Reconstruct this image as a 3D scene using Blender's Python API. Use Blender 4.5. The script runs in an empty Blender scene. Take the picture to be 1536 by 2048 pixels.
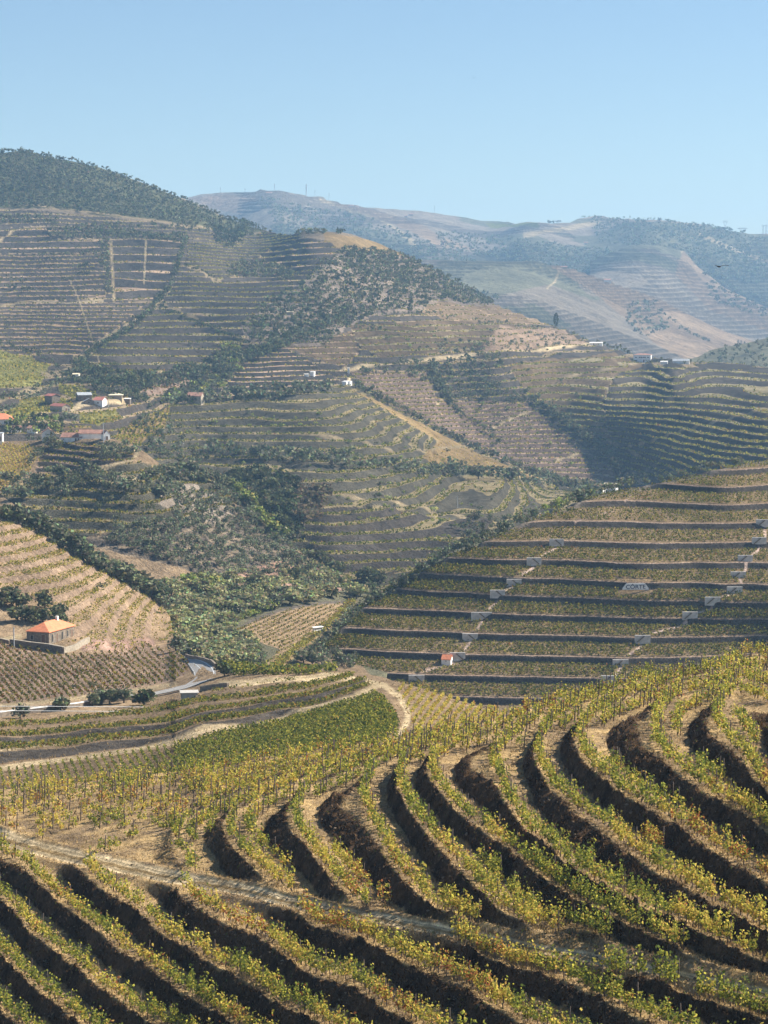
import bpy, math
import numpy as np
R = math.radians
rng = np.random.default_rng(7)

# ------------------------------------------------------------ camera, sky, sun, exposure
scene = bpy.context.scene
FPX, U0, V0, VH = 4366.0, 768.0, 1024.0, 620.0
PITCH = math.atan((V0 - VH) / FPX)
cam = bpy.data.cameras.new("camera")
cam.sensor_fit = 'VERTICAL'; cam.sensor_height = 36.0; cam.lens = FPX / 2048 * 36
cam.clip_start = 1.0; cam.clip_end = 60000
camo = bpy.data.objects.new("camera", cam)
scene.collection.objects.link(camo)
camo.location = (0, 0, 0)
camo.rotation_euler = (R(90) - PITCH, 0, 0)
scene.camera = camo

SUN_AZ, SUN_EL = R(74), R(40.5)          # azimuth to the right of the view, elevation
world = bpy.data.worlds.new("World"); scene.world = world
world.use_nodes = True
nt = world.node_tree
for n in list(nt.nodes): nt.nodes.remove(n)
sky = nt.nodes.new('ShaderNodeTexSky'); sky.sky_type = 'NISHITA'
sky.sun_disc = False; sky.sun_elevation = SUN_EL; sky.sun_rotation = SUN_AZ
sky.altitude = 200; sky.air_density = 1.0; sky.dust_density = 0.1; sky.ozone_density = 3.5
bg = nt.nodes.new('ShaderNodeBackground'); bg.inputs['Strength'].default_value = 0.05
wo = nt.nodes.new('ShaderNodeOutputWorld')
nt.links.new(sky.outputs[0], bg.inputs[0]); nt.links.new(bg.outputs[0], wo.inputs[0])
sl = bpy.data.lights.new("sun", 'SUN'); sl.energy = 5.0; sl.angle = R(0.5); sl.color = (1.0, 0.92, 0.80)
so = bpy.data.objects.new("sun", sl); scene.collection.objects.link(so)
so.rotation_euler = (R(90) - SUN_EL, 0, -SUN_AZ + math.pi)
# the lamp shines along its -Z axis: point it from the sun's direction
from mathutils import Vector
sdir = Vector((math.sin(SUN_AZ) * math.cos(SUN_EL), math.cos(SUN_AZ) * math.cos(SUN_EL), math.sin(SUN_EL)))
so.rotation_euler = sdir.to_track_quat('Z', 'Y').to_euler()
so.location = (200, 0, 300)
scene.view_settings.view_transform = 'Standard'
scene.view_settings.look = 'None'
scene.view_settings.exposure = 1.32
scene.view_settings.gamma = 1.0
scene.render.engine = 'CYCLES'
scene.cycles.use_denoising = True
scene.cycles.max_bounces = 5
scene.cycles.diffuse_bounces = 3
scene.cycles.transmission_bounces = 3
scene.cycles.volume_bounces = 0
scene.cycles.use_adaptive_sampling = True
scene.cycles.adaptive_threshold = 0.02

# ------------------------------------------------------------ helpers
def tag(o, label=None, cat=None, group=None, kind=None):
    if label: o['label'] = label
    if cat: o['category'] = cat
    if group: o['group'] = group
    if kind: o['kind'] = kind
    return o

def link(o):
    scene.collection.objects.link(o); return o

def empty(name, loc, rz=0.0):
    o = bpy.data.objects.new(name, None); link(o)
    o.location = loc; o.rotation_euler = (0, 0, rz); o.empty_display_size = 0.3
    return o

def mesh_np(name, verts, faces, mat, colors=None, smooth=False, parent=None):
    """verts (N,3), faces (M,3|4) int; colors (N,3) optional 'tint'"""
    me = bpy.data.meshes.new(name)
    verts = np.asarray(verts, np.float32); faces = np.asarray(faces, np.int32)
    k = faces.shape[1]
    me.vertices.add(len(verts)); me.vertices.foreach_set('co', verts.ravel())
    me.loops.add(faces.size); me.loops.foreach_set('vertex_index', faces.ravel())
    me.polygons.add(len(faces))
    me.polygons.foreach_set('loop_start', np.arange(0, faces.size, k, dtype=np.int32))
    me.polygons.foreach_set('loop_total', np.full(len(faces), k, np.int32))
    if smooth: me.polygons.foreach_set('use_smooth', np.ones(len(faces), bool))
    me.update(calc_edges=True)
    if colors is not None:
        at = me.color_attributes.new('tint', 'FLOAT_COLOR', 'POINT')
        c = np.ones((len(verts), 4), np.float32); c[:, :3] = colors
        at.data.foreach_set('color', c.ravel())
    if mat: me.materials.append(mat)
    o = bpy.data.objects.new(name, me); link(o)
    if parent is not None: o.parent = parent
    return o

def ray(u, v):
    a = (np.asarray(u, float) - U0) / FPX; b = -(np.asarray(v, float) - V0) / FPX
    Y = math.cos(PITCH) + b * math.sin(PITCH); Z = -math.sin(PITCH) + b * math.cos(PITCH)
    return a / Y, Z / Y

def zc(u, v, z):                        # control point at a height instead of a distance
    return (u, v, z / float(ray(u, v)[1]))

_lat = rng.random((256, 256)).astype(np.float32)
def vnoise(x, y, seed=0):
    x = np.asarray(x) + seed * 17.3; y = np.asarray(y) + seed * 31.7
    xi = np.floor(x).astype(int); yi = np.floor(y).astype(int)
    fx = x - xi; fy = y - yi
    fx = fx * fx * (3 - 2 * fx); fy = fy * fy * (3 - 2 * fy)
    g = lambda i, j: _lat[(xi + i) & 255, (yi + j) & 255]
    return (g(0, 0) * (1 - fx) + g(1, 0) * fx) * (1 - fy) + (g(0, 1) * (1 - fx) + g(1, 1) * fx) * fy - 0.5
def fbm(x, y, scale, oct=4, seed=0):
    s = 0; a = 1.0
    for k in range(oct):
        s = s + a * vnoise(x / scale * 2 ** k, y / scale * 2 ** k, seed + k); a *= 0.5
    return s

def rbf(ctl, smooth=1e-3, sc=300.0):
    c = np.array([(p[0], p[1]) for p in ctl], float) / sc
    f = np.array([p[2] for p in ctl], float)
    def phi(r2): return 0.5 * r2 * np.log(r2 + 1e-9)
    n = len(c)
    d2 = ((c[:, None] - c[None]) ** 2).sum(-1)
    K = phi(d2) + np.eye(n) * smooth
    Pm = np.c_[np.ones(n), c]
    A = np.zeros((n + 3, n + 3)); A[:n, :n] = K; A[:n, n:] = Pm; A[n:, :n] = Pm.T
    w = np.linalg.solve(A, np.r_[f, 0, 0, 0])
    def ev(u, v):
        sh = np.shape(u); x = np.ravel(u) / sc; y = np.ravel(v) / sc
        out = w[n] + w[n + 1] * x + w[n + 2] * y
        for i in range(n):
            r2 = (x - c[i, 0]) ** 2 + (y - c[i, 1]) ** 2
            out = out + w[i] * 0.5 * r2 * np.log(r2 + 1e-9)
        return out.reshape(sh)
    return ev

def pip(u, v, poly):
    inside = np.zeros(np.shape(u), bool)
    n = len(poly)
    for i in range(n):
        x0, y0 = poly[i]; x1, y1 = poly[(i + 1) % n]
        if y0 == y1: continue
        c = ((v < y0) != (v < y1)) & (u < (x1 - x0) * (v - y0) / (y1 - y0) + x0)
        inside ^= c
    return inside

def pdist(u, v, line, closed=False):
    d = np.full(np.shape(u), 1e9)
    pts = list(line) + ([line[0]] if closed else [])
    for (x0, y0), (x1, y1) in zip(pts[:-1], pts[1:]):
        L2 = (x1 - x0) ** 2 + (y1 - y0) ** 2 + 1e-9
        t = np.clip(((u - x0) * (x1 - x0) + (v - y0) * (y1 - y0)) / L2, 0, 1)
        d = np.minimum(d, np.hypot(u - x0 - t * (x1 - x0), v - y0 - t * (y1 - y0)))
    return d

def sstep(a, b, x):
    t = np.clip((x - a) / (b - a), 0, 1); return t * t * (3 - 2 * t)

def interp_line(pts, u):
    p = np.array(pts, float); return np.interp(u, p[:, 0], p[:, 1])

# ------------------------------------------------------------ materials
def new_mat(name):
    m = bpy.data.materials.new(name); m.use_nodes = True
    t = m.node_tree
    for n in list(t.nodes): t.nodes.remove(n)
    return m, t, t.nodes, t.links

def ground_mat(name, s1, bump, bdist, var=0.5):
    m, t, N, L = new_mat(name)
    out = N.new('ShaderNodeOutputMaterial'); bs = N.new('ShaderNodeBsdfDiffuse'); bs.inputs['Roughness'].default_value = 0.6
    at = N.new('ShaderNodeAttribute'); at.attribute_name = 'tint'
    tc = N.new('ShaderNodeTexCoord')
    last = at.outputs['Color']
    hs = []
    for i, (sc, lo, hi) in enumerate(((s1, 1 - var, 1 + var), (s1 * 5.3, 1 - var * .9, 1 + var * .9), (s1 * 0.17, 1 - var * .5, 1 + var * .5))):
        nz = N.new('ShaderNodeTexNoise'); nz.inputs['Scale'].default_value = sc; nz.inputs['Detail'].default_value = 5
        nz.inputs['Roughness'].default_value = 0.65
        L.new(tc.outputs['Object'], nz.inputs['Vector'])
        mr = N.new('ShaderNodeMapRange'); mr.inputs['From Min'].default_value = 0.3; mr.inputs['From Max'].default_value = 0.7
        mr.inputs['To Min'].default_value = lo; mr.inputs['To Max'].default_value = hi
        L.new(nz.outputs[0], mr.inputs['Value'])
        mx = N.new('ShaderNodeVectorMath'); mx.operation = 'SCALE'
        L.new(last, mx.inputs[0]); L.new(mr.outputs[0], mx.inputs['Scale']); last = mx.outputs[0]
        hs.append(nz.outputs[0])
    L.new(last, bs.inputs['Color'])
    ad = N.new('ShaderNodeMath'); ad.operation = 'ADD'; L.new(hs[0], ad.inputs[0])
    mu = N.new('ShaderNodeMath'); mu.operation = 'MULTIPLY'; mu.inputs[1].default_value = 0.4; L.new(hs[1], mu.inputs[0]); L.new(mu.outputs[0], ad.inputs[1])
    bp = N.new('ShaderNodeBump'); bp.inputs['Strength'].default_value = bump; bp.inputs['Distance'].default_value = bdist
    L.new(ad.outputs[0], bp.inputs['Height']); L.new(bp.outputs[0], bs.inputs['Normal'])
    L.new(bs.outputs[0], out.inputs['Surface'])
    return m

def leaf_mat(name, transl=0.4):
    m, t, N, L = new_mat(name)
    out = N.new('ShaderNodeOutputMaterial')
    at = N.new('ShaderNodeAttribute'); at.attribute_name = 'tint'
    di = N.new('ShaderNodeBsdfDiffuse'); tr = N.new('ShaderNodeBsdfTranslucent')
    mx = N.new('ShaderNodeMixShader'); mx.inputs[0].default_value = transl
    L.new(at.outputs['Color'], di.inputs['Color']); L.new(at.outputs['Color'], tr.inputs['Color'])
    L.new(di.outputs[0], mx.inputs[1]); L.new(tr.outputs[0], mx.inputs[2]); L.new(mx.outputs[0], out.inputs['Surface'])
    return m

def solid(name, col, rough=0.8, scale=3.0, var=0.25, bump=0.2, bdist=0.05, wave=None, wrot=(0, 0, 0)):
    m, t, N, L = new_mat(name)
    out = N.new('ShaderNodeOutputMaterial'); bs = N.new('ShaderNodeBsdfPrincipled')
    bs.inputs['Roughness'].default_value = rough
    tc = N.new('ShaderNodeTexCoord')
    nz = N.new('ShaderNodeTexNoise'); nz.inputs['Scale'].default_value = scale; nz.inputs['Detail'].default_value = 5
    L.new(tc.outputs['Object'], nz.inputs['Vector'])
    mr = N.new('ShaderNodeMapRange'); mr.inputs['From Min'].default_value = 0.3; mr.inputs['From Max'].default_value = 0.7
    mr.inputs['To Min'].default_value = 1 - var; mr.inputs['To Max'].default_value = 1 + var
    L.new(nz.outputs[0], mr.inputs['Value'])
    mx = N.new('ShaderNodeVectorMath'); mx.operation = 'SCALE'; mx.inputs[0].default_value = col[:3]
    L.new(mr.outputs[0], mx.inputs['Scale']); L.new(mx.outputs[0], bs.inputs['Base Color'])
    bp = N.new('ShaderNodeBump'); bp.inputs['Strength'].default_value = bump; bp.inputs['Distance'].default_value = bdist
    if wave:
        wv = N.new('ShaderNodeTexWave'); wv.inputs['Scale'].default_value = wave; wv.inputs['Distortion'].default_value = 0.5
        L.new(tc.outputs['Object'], wv.inputs['Vector']); L.new(wv.outputs['Fac'], bp.inputs['Height'])
    else:
        L.new(nz.outputs[0], bp.inputs['Height'])
    L.new(bp.outputs[0], bs.inputs['Normal'])
    L.new(bs.outputs[0], out.inputs['Surface'])
    return m

M = {}
M['g_near'] = ground_mat('foreground soil and dry grass', 2.2, 1.0, 0.35, 0.45)
M['g_mid'] = ground_mat('middle slope soil', 0.8, 1.0, 0.8, 0.4)
M['g_far'] = ground_mat('hillside soil', 0.22, 1.0, 2.5, 0.32)
M['g_ridge'] = ground_mat('distant ridge soil', 0.035, 1.0, 10.0, 0.3)
M['leaf'] = leaf_mat('vine leaves', 0.45)
M['tree'] = leaf_mat('tree foliage', 0.25)
M['grass'] = leaf_mat('dry grass', 0.3)
M['bark'] = solid('bark', (0.09, 0.065, 0.045), 0.9, 8)
M['post'] = solid('weathered wood', (0.085, 0.06, 0.045), 0.9, 6)
M['white'] = solid('white plaster', (0.72, 0.71, 0.68), 0.85, 0.6, 0.14, 0.15)
M['dimwhite'] = solid('dimmed whitewash', (0.46, 0.44, 0.41), 0.9, 0.9, 0.3, 0.3)  # greyer white: the stair panels' shade put into the colour
M['stone'] = solid('schist stone', (0.17, 0.135, 0.10), 0.9, 1.8, 0.4, 0.8, 0.15)
M['paleston'] = solid('pale stone', (0.31, 0.265, 0.20), 0.9, 1.8, 0.3, 0.6, 0.1)
M['tile'] = solid('orange roof tiles', (0.62, 0.20, 0.085), 0.7, 1.2, 0.18, 0.5, 0.08, wave=2.2)
M['oldtile'] = solid('weathered roof tiles', (0.33, 0.17, 0.12), 0.8, 1.0, 0.3, 0.5, 0.08, wave=2.2)
M['redtile'] = solid('red roof sheeting', (0.40, 0.14, 0.10), 0.7, 1.0, 0.2, 0.4, 0.08, wave=1.5)
M['greyroof'] = solid('grey roof sheeting', (0.32, 0.34, 0.36), 0.6, 1.0, 0.15, 0.3, 0.05, wave=2.0)
M['cream'] = solid('cream roof', (0.66, 0.58, 0.40), 0.7, 1.0, 0.1)
M['dark'] = solid('dark opening', (0.02, 0.02, 0.022), 0.5, 2.0, 0.1)
M['wooddark'] = solid('brown door wood', (0.14, 0.08, 0.05), 0.7, 3.0, 0.2)
M['asphalt'] = solid('asphalt', (0.27, 0.255, 0.235), 0.85, 0.7, 0.12, 0.2)
M['paint'] = solid('road paint', (0.75, 0.75, 0.72), 0.7, 2.0, 0.1)
M['ink'] = solid('dark blue lettering', (0.02, 0.03, 0.07), 0.7, 2.0, 0.1)
M['steel'] = solid('galvanised steel', (0.35, 0.36, 0.37), 0.5, 2.0, 0.1)
M['black'] = solid('black feathers', (0.008, 0.007, 0.008), 0.8, 30, 0.2)
M['concrete'] = solid('grey concrete', (0.38, 0.36, 0.33), 0.9, 1.5, 0.15)

# palette (linear base colours)
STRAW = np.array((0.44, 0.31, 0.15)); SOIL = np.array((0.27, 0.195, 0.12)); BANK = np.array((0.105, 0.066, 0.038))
TRACK = np.array((0.52, 0.41, 0.25)); PINK = np.array((0.30, 0.215, 0.165)); GREYG = np.array((0.17, 0.16, 0.10))
GREEN = np.array((0.10, 0.115, 0.045)); GOLD = np.array((0.42, 0.30, 0.13)); ROCK = np.array((0.20, 0.165, 0.13))
YGREEN = np.array((0.27, 0.27, 0.075)); DSCHIST = np.array((0.10, 0.085, 0.07))

# ------------------------------------------------------------ terrain layers
class Layer:
    def __init__(s, name, u0, u1, du, top, bot, dv, dctl=None, sctl=None, z0=0, step=1, smooth=1e-3):
        s.name = name; s.u = np.arange(u0, u1 + du * .5, du); s.du = du
        s.top = interp_line(top, s.u); s.bot = interp_line(bot, s.u)
        s.n = int(np.max(s.bot - s.top) / dv) + 1
        t = np.linspace(0, 1, s.n)
        s.U = np.repeat(s.u[:, None], s.n, 1)
        s.V = s.top[:, None] + (s.bot - s.top)[:, None] * t[None]
        ax, az = ray(s.U, s.V)
        if sctl is not None:
            s.S = rbf(sctl, smooth)(np.clip(s.U, -165, 1705), s.V); s.Z = z0 + step * s.S; s.D = s.Z / az
            s.A = np.full(s.S.shape, float(step)); s.M = np.ones(s.S.shape)
        else:
            s.D = rbf([(p[0], p[1], math.log(p[2])) for p in dctl], smooth)(np.clip(s.U, -165, 1705), s.V)
            s.D = np.exp(s.D); s.Z = s.D * az
            s.S = np.zeros(s.D.shape); s.A = np.zeros(s.D.shape); s.M = np.zeros(s.D.shape)
        s.X = s.D * ax; s.Y = s.D.copy(); s.az = az
        s.C = np.zeros(s.S.shape + (3,)) + SOIL
    def blur(s, a, k):
        for ax in (0, 1):
            for _ in range(2):
                p = np.pad(a, [(k, k) if i == ax else (0, 0) for i in range(2)], mode='edge')
                c = np.cumsum(p, axis=ax); c = np.concatenate([np.zeros_like(np.take(c, [0], ax)), c], ax)
                n = a.shape[ax]
                a = (np.take(c, np.arange(2 * k + 1, 2 * k + 1 + n), ax) - np.take(c, np.arange(0, n), ax)) / (2 * k + 1)
        return a
    def parcels(s, lst, warp=0.4, wscale=60):
        """lst: (poly, step or 0, tread colour, bank colour). terraces follow the height contours"""
        s.pid = np.full(s.S.shape, -1)
        w = warp * fbm(s.X, s.Y, wscale, 3, 5)
        for i, (poly, step, c1, c2) in enumerate(lst):
            m = pip(s.U, s.V, poly)
            s.pid[m] = i
            s.C[m] = c1
            if step:
                s.S[m] = (s.Z / step + w)[m]; s.A[m] = step; s.M[m] = 1.0
                fr = (s.S - np.floor(s.S)); b = m & (fr > 0.5)
                s.C[b] = c2
        s.M = s.blur(s.M, 2)
    def terrace(s, f0=0.5, f1=0.92, rise=0.9):
        fr = s.S - np.floor(s.S)
        g = (1 - rise) * fr + rise * sstep(f0, f1, fr)
        s.Zt = s.Z + s.A * (g - fr) * s.M
        s.fr = fr
    def wall(s, w=0.08, rise=0.5):
        fr = s.S - np.floor(s.S)
        g = (1 - rise) * fr + rise * np.clip(fr / w, 0, 1)
        s.Zt = s.Z + s.A * (g - fr) * s.M
        s.fr = fr
    def rough(s, amp, scale, oct=4, seed=3):
        s.Zt = s.Zt + amp * fbm(s.X, s.Y, scale, oct, seed)
    def track(s, line, width, col, soft=1.5, jit=0.8, js=3):
        d = pdist(s.U, s.V, line) + jit * fbm(s.X, s.Y, js, 3, 61); m = 1 - sstep(width / 2, width / 2 + soft, d)
        s.C = s.C * (1 - m[..., None]) + np.array(col) * m[..., None]
    def flatten(s, line, w0, w1, closed=False):
        d = pdist(s.U, s.V, line, closed); s.M = s.M * sstep(w0, w1, d)
    def colvar(s, amp, scale, seed=9):
        f = 1 + amp * fbm(s.X, s.Y, scale, 3, seed); s.C = s.C * np.clip(f, .4, 1.8)[..., None]
    def build(s, mat, kind='structure', back=((6, -1.5), (25, -9), (80, -40), (160, -85)), drop=40):
        rows = []
        top = np.stack([s.X[:, 0], s.Y[:, 0], s.Zt[:, 0]], -1)
        rad = np.stack([s.X[:, 0] / s.Y[:, 0], np.ones(len(s.u))], -1)
        for dd, dz in reversed(back):
            p = top.copy(); p[:, :2] += rad * dd; p[:, 2] += dz; rows.append(p)
        body = np.stack([s.X, s.Y, s.Zt], -1)
        bot = body[:, -1].copy(); bot[:, 2] -= drop
        V = np.concatenate([np.stack(rows, 1), body, bot[:, None]], 1)
        nb = len(rows)
        C = np.concatenate([np.repeat(s.C[:, :1], nb, 1), s.C, s.C[:, -1:]], 1)
        nu, nv = V.shape[:2]
        idx = np.arange(nu * nv).reshape(nu, nv)
        F = np.stack([idx[:-1, :-1], idx[:-1, 1:], idx[1:, 1:], idx[1:, :-1]], -1).reshape(-1, 4)
        o = mesh_np(s.name, V.reshape(-1, 3), F, mat, np.clip(C, 0, 1).reshape(-1, 3), smooth=True)
        tag(o, kind=kind)
        return o
    def at(s, u, v):
        u = np.asarray(u, float); v = np.asarray(v, float)
        i = np.clip((u - s.u[0]) / s.du, 0, len(s.u) - 1.001); i0 = i.astype(int); f = i - i0
        top = s.top[i0] * (1 - f) + s.top[i0 + 1] * f; bot = s.bot[i0] * (1 - f) + s.bot[i0 + 1] * f
        j = np.clip((v - top) / (bot - top) * (s.n - 1), 0, s.n - 1.001); j0 = j.astype(int); g = j - j0
        def q(A):
            return (A[i0, j0] * (1 - f) + A[i0 + 1, j0] * f) * (1 - g) + (A[i0, j0 + 1] * (1 - f) + A[i0 + 1, j0 + 1] * f) * g
        return np.stack([q(s.X), q(s.Y), q(s.Zt)], -1)
    def P(s, u, v):
        return s.at(np.array([u]), np.array([v]))[0]
    def crossings(s, fld, levels, mask=None):
        """points (u,v) where the field crosses each level, plus level"""
        us, vs, ls = [], [], []
        for L in levels:
            b = fld > L
            for ax in (0, 1):
                a0 = fld[:-1] if ax == 0 else fld[:, :-1]; a1 = fld[1:] if ax == 0 else fld[:, 1:]
                b0 = b[:-1] if ax == 0 else b[:, :-1]; b1 = b[1:] if ax == 0 else b[:, 1:]
                x = b0 != b1
                if mask is not None: x = x & (mask[:-1] if ax == 0 else mask[:, :-1])
                x &= np.abs(a1 - a0) < 0.8
                t = (L - a0[x]) / (a1[x] - a0[x] + 1e-12)
                U_a = (s.U[:-1] if ax == 0 else s.U[:, :-1])[x]; U_b = (s.U[1:] if ax == 0 else s.U[:, 1:])[x]
                V_a = (s.V[:-1] if ax == 0 else s.V[:, :-1])[x]; V_b = (s.V[1:] if ax == 0 else s.V[:, 1:])[x]
                us.append(U_a + t * (U_b - U_a)); vs.append(V_a + t * (V_b - V_a)); ls.append(np.full(x.sum(), float(L)))
        return np.concatenate(us), np.concatenate(vs), np.concatenate(ls)

def thin(p, lev, dist):
    """greedy spacing of points p (N,3), separately per level"""
    keep = []; cells = {}
    order = np.lexsort((p[:, 1], lev))
    for i in order:
        x, y = p[i, 0], p[i, 1]; k = lev[i]
        cx, cy = int(math.floor(x / dist)), int(math.floor(y / dist)); ok = True
        for a in (-1, 0, 1):
            for b in (-1, 0, 1):
                for (qx, qy) in cells.get((k, cx + a, cy + b), ()):
                    if (qx - x) ** 2 + (qy - y) ** 2 < dist * dist: ok = False; break
                if not ok: break
            if not ok: break
        if ok:
            cells.setdefault((k, cx, cy), []).append((x, y)); keep.append(i)
    return np.array(keep, int)

def octas(p, size, r):
    n = len(p); d = np.array(((1,0,0),(-1,0,0),(0,1,0),(0,-1,0),(0,0,1),(0,0,-1)), float)
    sc = size[:, None, None] * (0.6 + 0.8 * r.random((n, 6, 1))); v = p[:, None] + d[None] * sc * np.array((1, 1, .7))
    v += r.normal(size=(n, 6, 3)) * size[:, None, None] * .25
    f = np.array(((0,2,4),(2,1,4),(1,3,4),(3,0,4),(2,0,5),(1,2,5),(3,1,5),(0,3,5)))
    return v.reshape(-1, 3), (f[None] + 6 * np.arange(n)[:, None, None]).reshape(-1, 3)

# leaf clouds -----------------------------------------------------------
class Leaves:
    def __init__(s): s.c = []; s.s = []; s.k = []; s.up = []
    def add(s, c, size, col, up=0.0):
        s.c.append(np.asarray(c, np.float32)); n = len(c)
        s.s.append(np.broadcast_to(np.asarray(size, np.float32), (n,)).copy())
        s.k.append(np.broadcast_to(np.asarray(col, np.float32), (n, 3)).copy()); s.up.append(np.full(n, up, np.float32))
    def arrays(s, r):
        c = np.concatenate(s.c); z = np.concatenate(s.s)[:, None]; k = np.concatenate(s.k); up = np.concatenate(s.up)[:, None]
        n = len(c)
        a = r.normal(size=(n, 3)); a[:, 2:] += up * 2.5; a /= np.linalg.norm(a, axis=1, keepdims=True)
        b = np.cross(a, r.normal(size=(n, 3))); b /= np.linalg.norm(b, axis=1, keepdims=True) + 1e-9
        wb = np.where(up > 0, 0.22, 0.75)
        vs = np.stack([c + a * z, c + b * z * wb, c - a * z, c - b * z * wb], 1).reshape(-1, 3)
        return vs, np.arange(n * 4).reshape(-1, 4), np.repeat(k, 4, 0)
    def build(s, name, mat, r=rng, parent=None):
        v, f, k = s.arrays(r)
        return mesh_np(name, v, f, mat, np.clip(k, 0, 1), parent=parent)

VG = np.array(((0.24, 0.26, 0.05), (0.46, 0.42, 0.07), (0.58, 0.45, 0.10), (0.12, 0.155, 0.035), (0.34, 0.13, 0.05), (0.55, 0.34, 0.10)))
def vine_cols(n, r, w=(0.3, 0.36, 0.2, 0.1, 0.01, 0.03), dark=1.0):
    k = VG[r.choice(6, n, p=np.array(w) / sum(w))]
    return k * (0.7 + 0.6 * r.random((n, 1))) * dark

vine_rest = Leaves()                     # every grapevine past the 300 that show largest
tree_rest = Leaves()                     # every tree past the 300 that show largest
trees = []                               # (pos, height, width, colour key, zone)

def tuft(L, p, n, spread, height, size, col_w, r=rng, dark=1.0, z0=0.3):
    """n leaf clumps around each of the base points p"""
    m = len(p)
    c = np.repeat(p, n, 0); c = c + r.normal(size=(m * n, 3)) * np.array((spread, spread, 0.0))
    c[:, 2] += z0 + r.random(m * n) * height
    L.add(c, size * (0.6 + 0.8 * r.random(m * n)), vine_cols(m * n, r, col_w, dark))
#--TERRAIN--
# ------------------------------------------------------------ 1. foreground spur with contour terraces
ROWS = {
 4.3: [(1495,1352),(1472,1366),(1466,1394),(1474,1433),(1492,1462),(1511,1495),(1536,1540),(1580,1600)],
 3: [(1500,1352),(1460,1362),(1391,1385),(1355,1396),(1329,1405),(1319,1423),(1316,1462),(1329,1501),(1361,1540),(1404,1573),(1453,1600),(1505,1633),(1536,1655),(1620,1700)],
 2: [(1536,1312),(1450,1338),(1350,1366),(1290,1385),(1240,1402),(1192,1424),(1173,1449),(1166,1469),(1166,1501),(1186,1531),(1218,1560),(1264,1596),(1316,1623),(1362,1650),(1427,1694),(1492,1732),(1536,1756),(1620,1800)],
 1: [(1260,1372),(1180,1402),(1121,1428),(1091,1466),(1079,1492),(1082,1527),(1101,1560),(1134,1599),(1173,1632),(1218,1656),(1277,1707),(1345,1752),(1388,1776),(1436,1810),(1492,1834),(1536,1862),(1620,1905)],
 0: [(1120,1402),(1072,1424),(1028,1472),(1001,1500),(997,1527),(1007,1557),(1020,1602),(1040,1638),(1072,1671),(1108,1700),(1137,1728),(1200,1768),(1290,1815),(1380,1850),(1450,1885),(1536,1925)],
 -1: [(1060,1430),(1010,1447),(960,1466),(916,1488),(883,1508),(874,1527),(877,1557),(896,1592),(922,1625),(961,1654),(1001,1680),(1049,1718),(1078,1737),(1121,1769),(1160,1799),(1202,1818),(1248,1841),(1283,1860),(1329,1880),(1362,1900),(1450,1940),(1536,1966)],
 -2: [(980,1448),(900,1478),(838,1501),(818,1514),(807,1537),(804,1563),(814,1605),(840,1642),(872,1680),(907,1715),(937,1747),(965,1770),(988,1795),(1003,1822),(1080,1880),(1250,1925),(1370,1950),(1443,1962),(1500,1985),(1536,2000)],
 -3: [(880,1478),(830,1497),(779,1521),(747,1540),(738,1573),(737,1610),(748,1645),(767,1678),(780,1701),(803,1737),(833,1770),(870,1815),(960,1852),(1036,1876),(1117,1900),(1199,1921),(1296,1950),(1350,1975),(1400,1999),(1536,2040)],
 -4: [(800,1500),(755,1520),(700,1542),(640,1561),(611,1584),(598,1613),(595,1646),(611,1675),(633,1704),(656,1737),(690,1770),(735,1818),(777,1830),(858,1854),(900,1874),(940,1890),(1000,1925),(1070,1940),(1143,1965),(1192,1990),(1240,2010),(1280,2035)],
 -5: [(720,1512),(650,1542),(600,1562),(540,1588),(482,1613),(466,1645),(468,1675),(485,1700),(515,1727),(538,1750),(600,1795),(607,1828),(637,1851),(682,1864),(728,1877),(770,1893),(819,1926),(858,1945),(907,1958),(956,1984),(1000,2013),(1060,2048)],
 -6: [(680,1510),(620,1530),(540,1560),(480,1584),(420,1609),(372,1636),(352,1665),(360,1695),(390,1728),(374,1787),(417,1818),(456,1841),(490,1857),(540,1885),(590,1916),(630,1948),(665,1956),(722,1975),(750,1997),(783,2017),(830,2040)],
 -7: [(560,1536),(480,1562),(400,1598),(330,1640),(250,1685),(225,1705),(170,1735),(196,1762),(228,1789),(267,1812),(325,1857),(358,1883),(407,1909),(456,1939),(500,1955),(550,1995),(575,2012),(614,2030),(650,2045)],
 -8: [(430,1548),(350,1578),(250,1618),(150,1655),(60,1680),(0,1685),(26,1704),(55,1730),(85,1760),(111,1789),(147,1818),(182,1848),(215,1874),(248,1900),(293,1926),(326,1948),(374,1984),(423,2014),(472,2048)],
 -9: [(350,1556),(250,1586),(150,1618),(60,1648),(-60,1690),(-60,1735),(0,1789),(33,1821),(65,1860),(107,1893),(147,1919),(179,1948),(202,1968),(254,2004),(293,2036)],
 -10: [(180,1575),(80,1603),(0,1625),(-100,1655),(-120,1760),(0,1893),(33,1932),(65,1965),(98,1991),(130,2014),(169,2043)],
 -11: [(60,1585),(-60,1615),(-160,1660),(-160,1850),(0,2010),(46,2048)],
}
PATH = [(-60,1655),(-20,1664),(20,1679),(65,1692),(163,1715),(260,1734),(325,1748),(390,1761),(500,1780),(565,1797),(656,1817),(777,1838),(890,1860),(1000,1880),(1056,1893),(1166,1911),(1264,1928),(1362,1949),(1443,1968),(1536,1986),(1680,2010)]
CREST = [(-160,1592),(0,1578),(150,1566),(300,1550),(430,1532),(560,1512),(700,1490),(800,1478),(880,1462),(960,1446),(1040,1424),(1100,1404),(1200,1377),(1300,1352),(1400,1333),(1470,1318),(1536,1304),(1700,1272)]
sct = [(x, y, k) for k, l in ROWS.items() for x, y in l]
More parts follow.
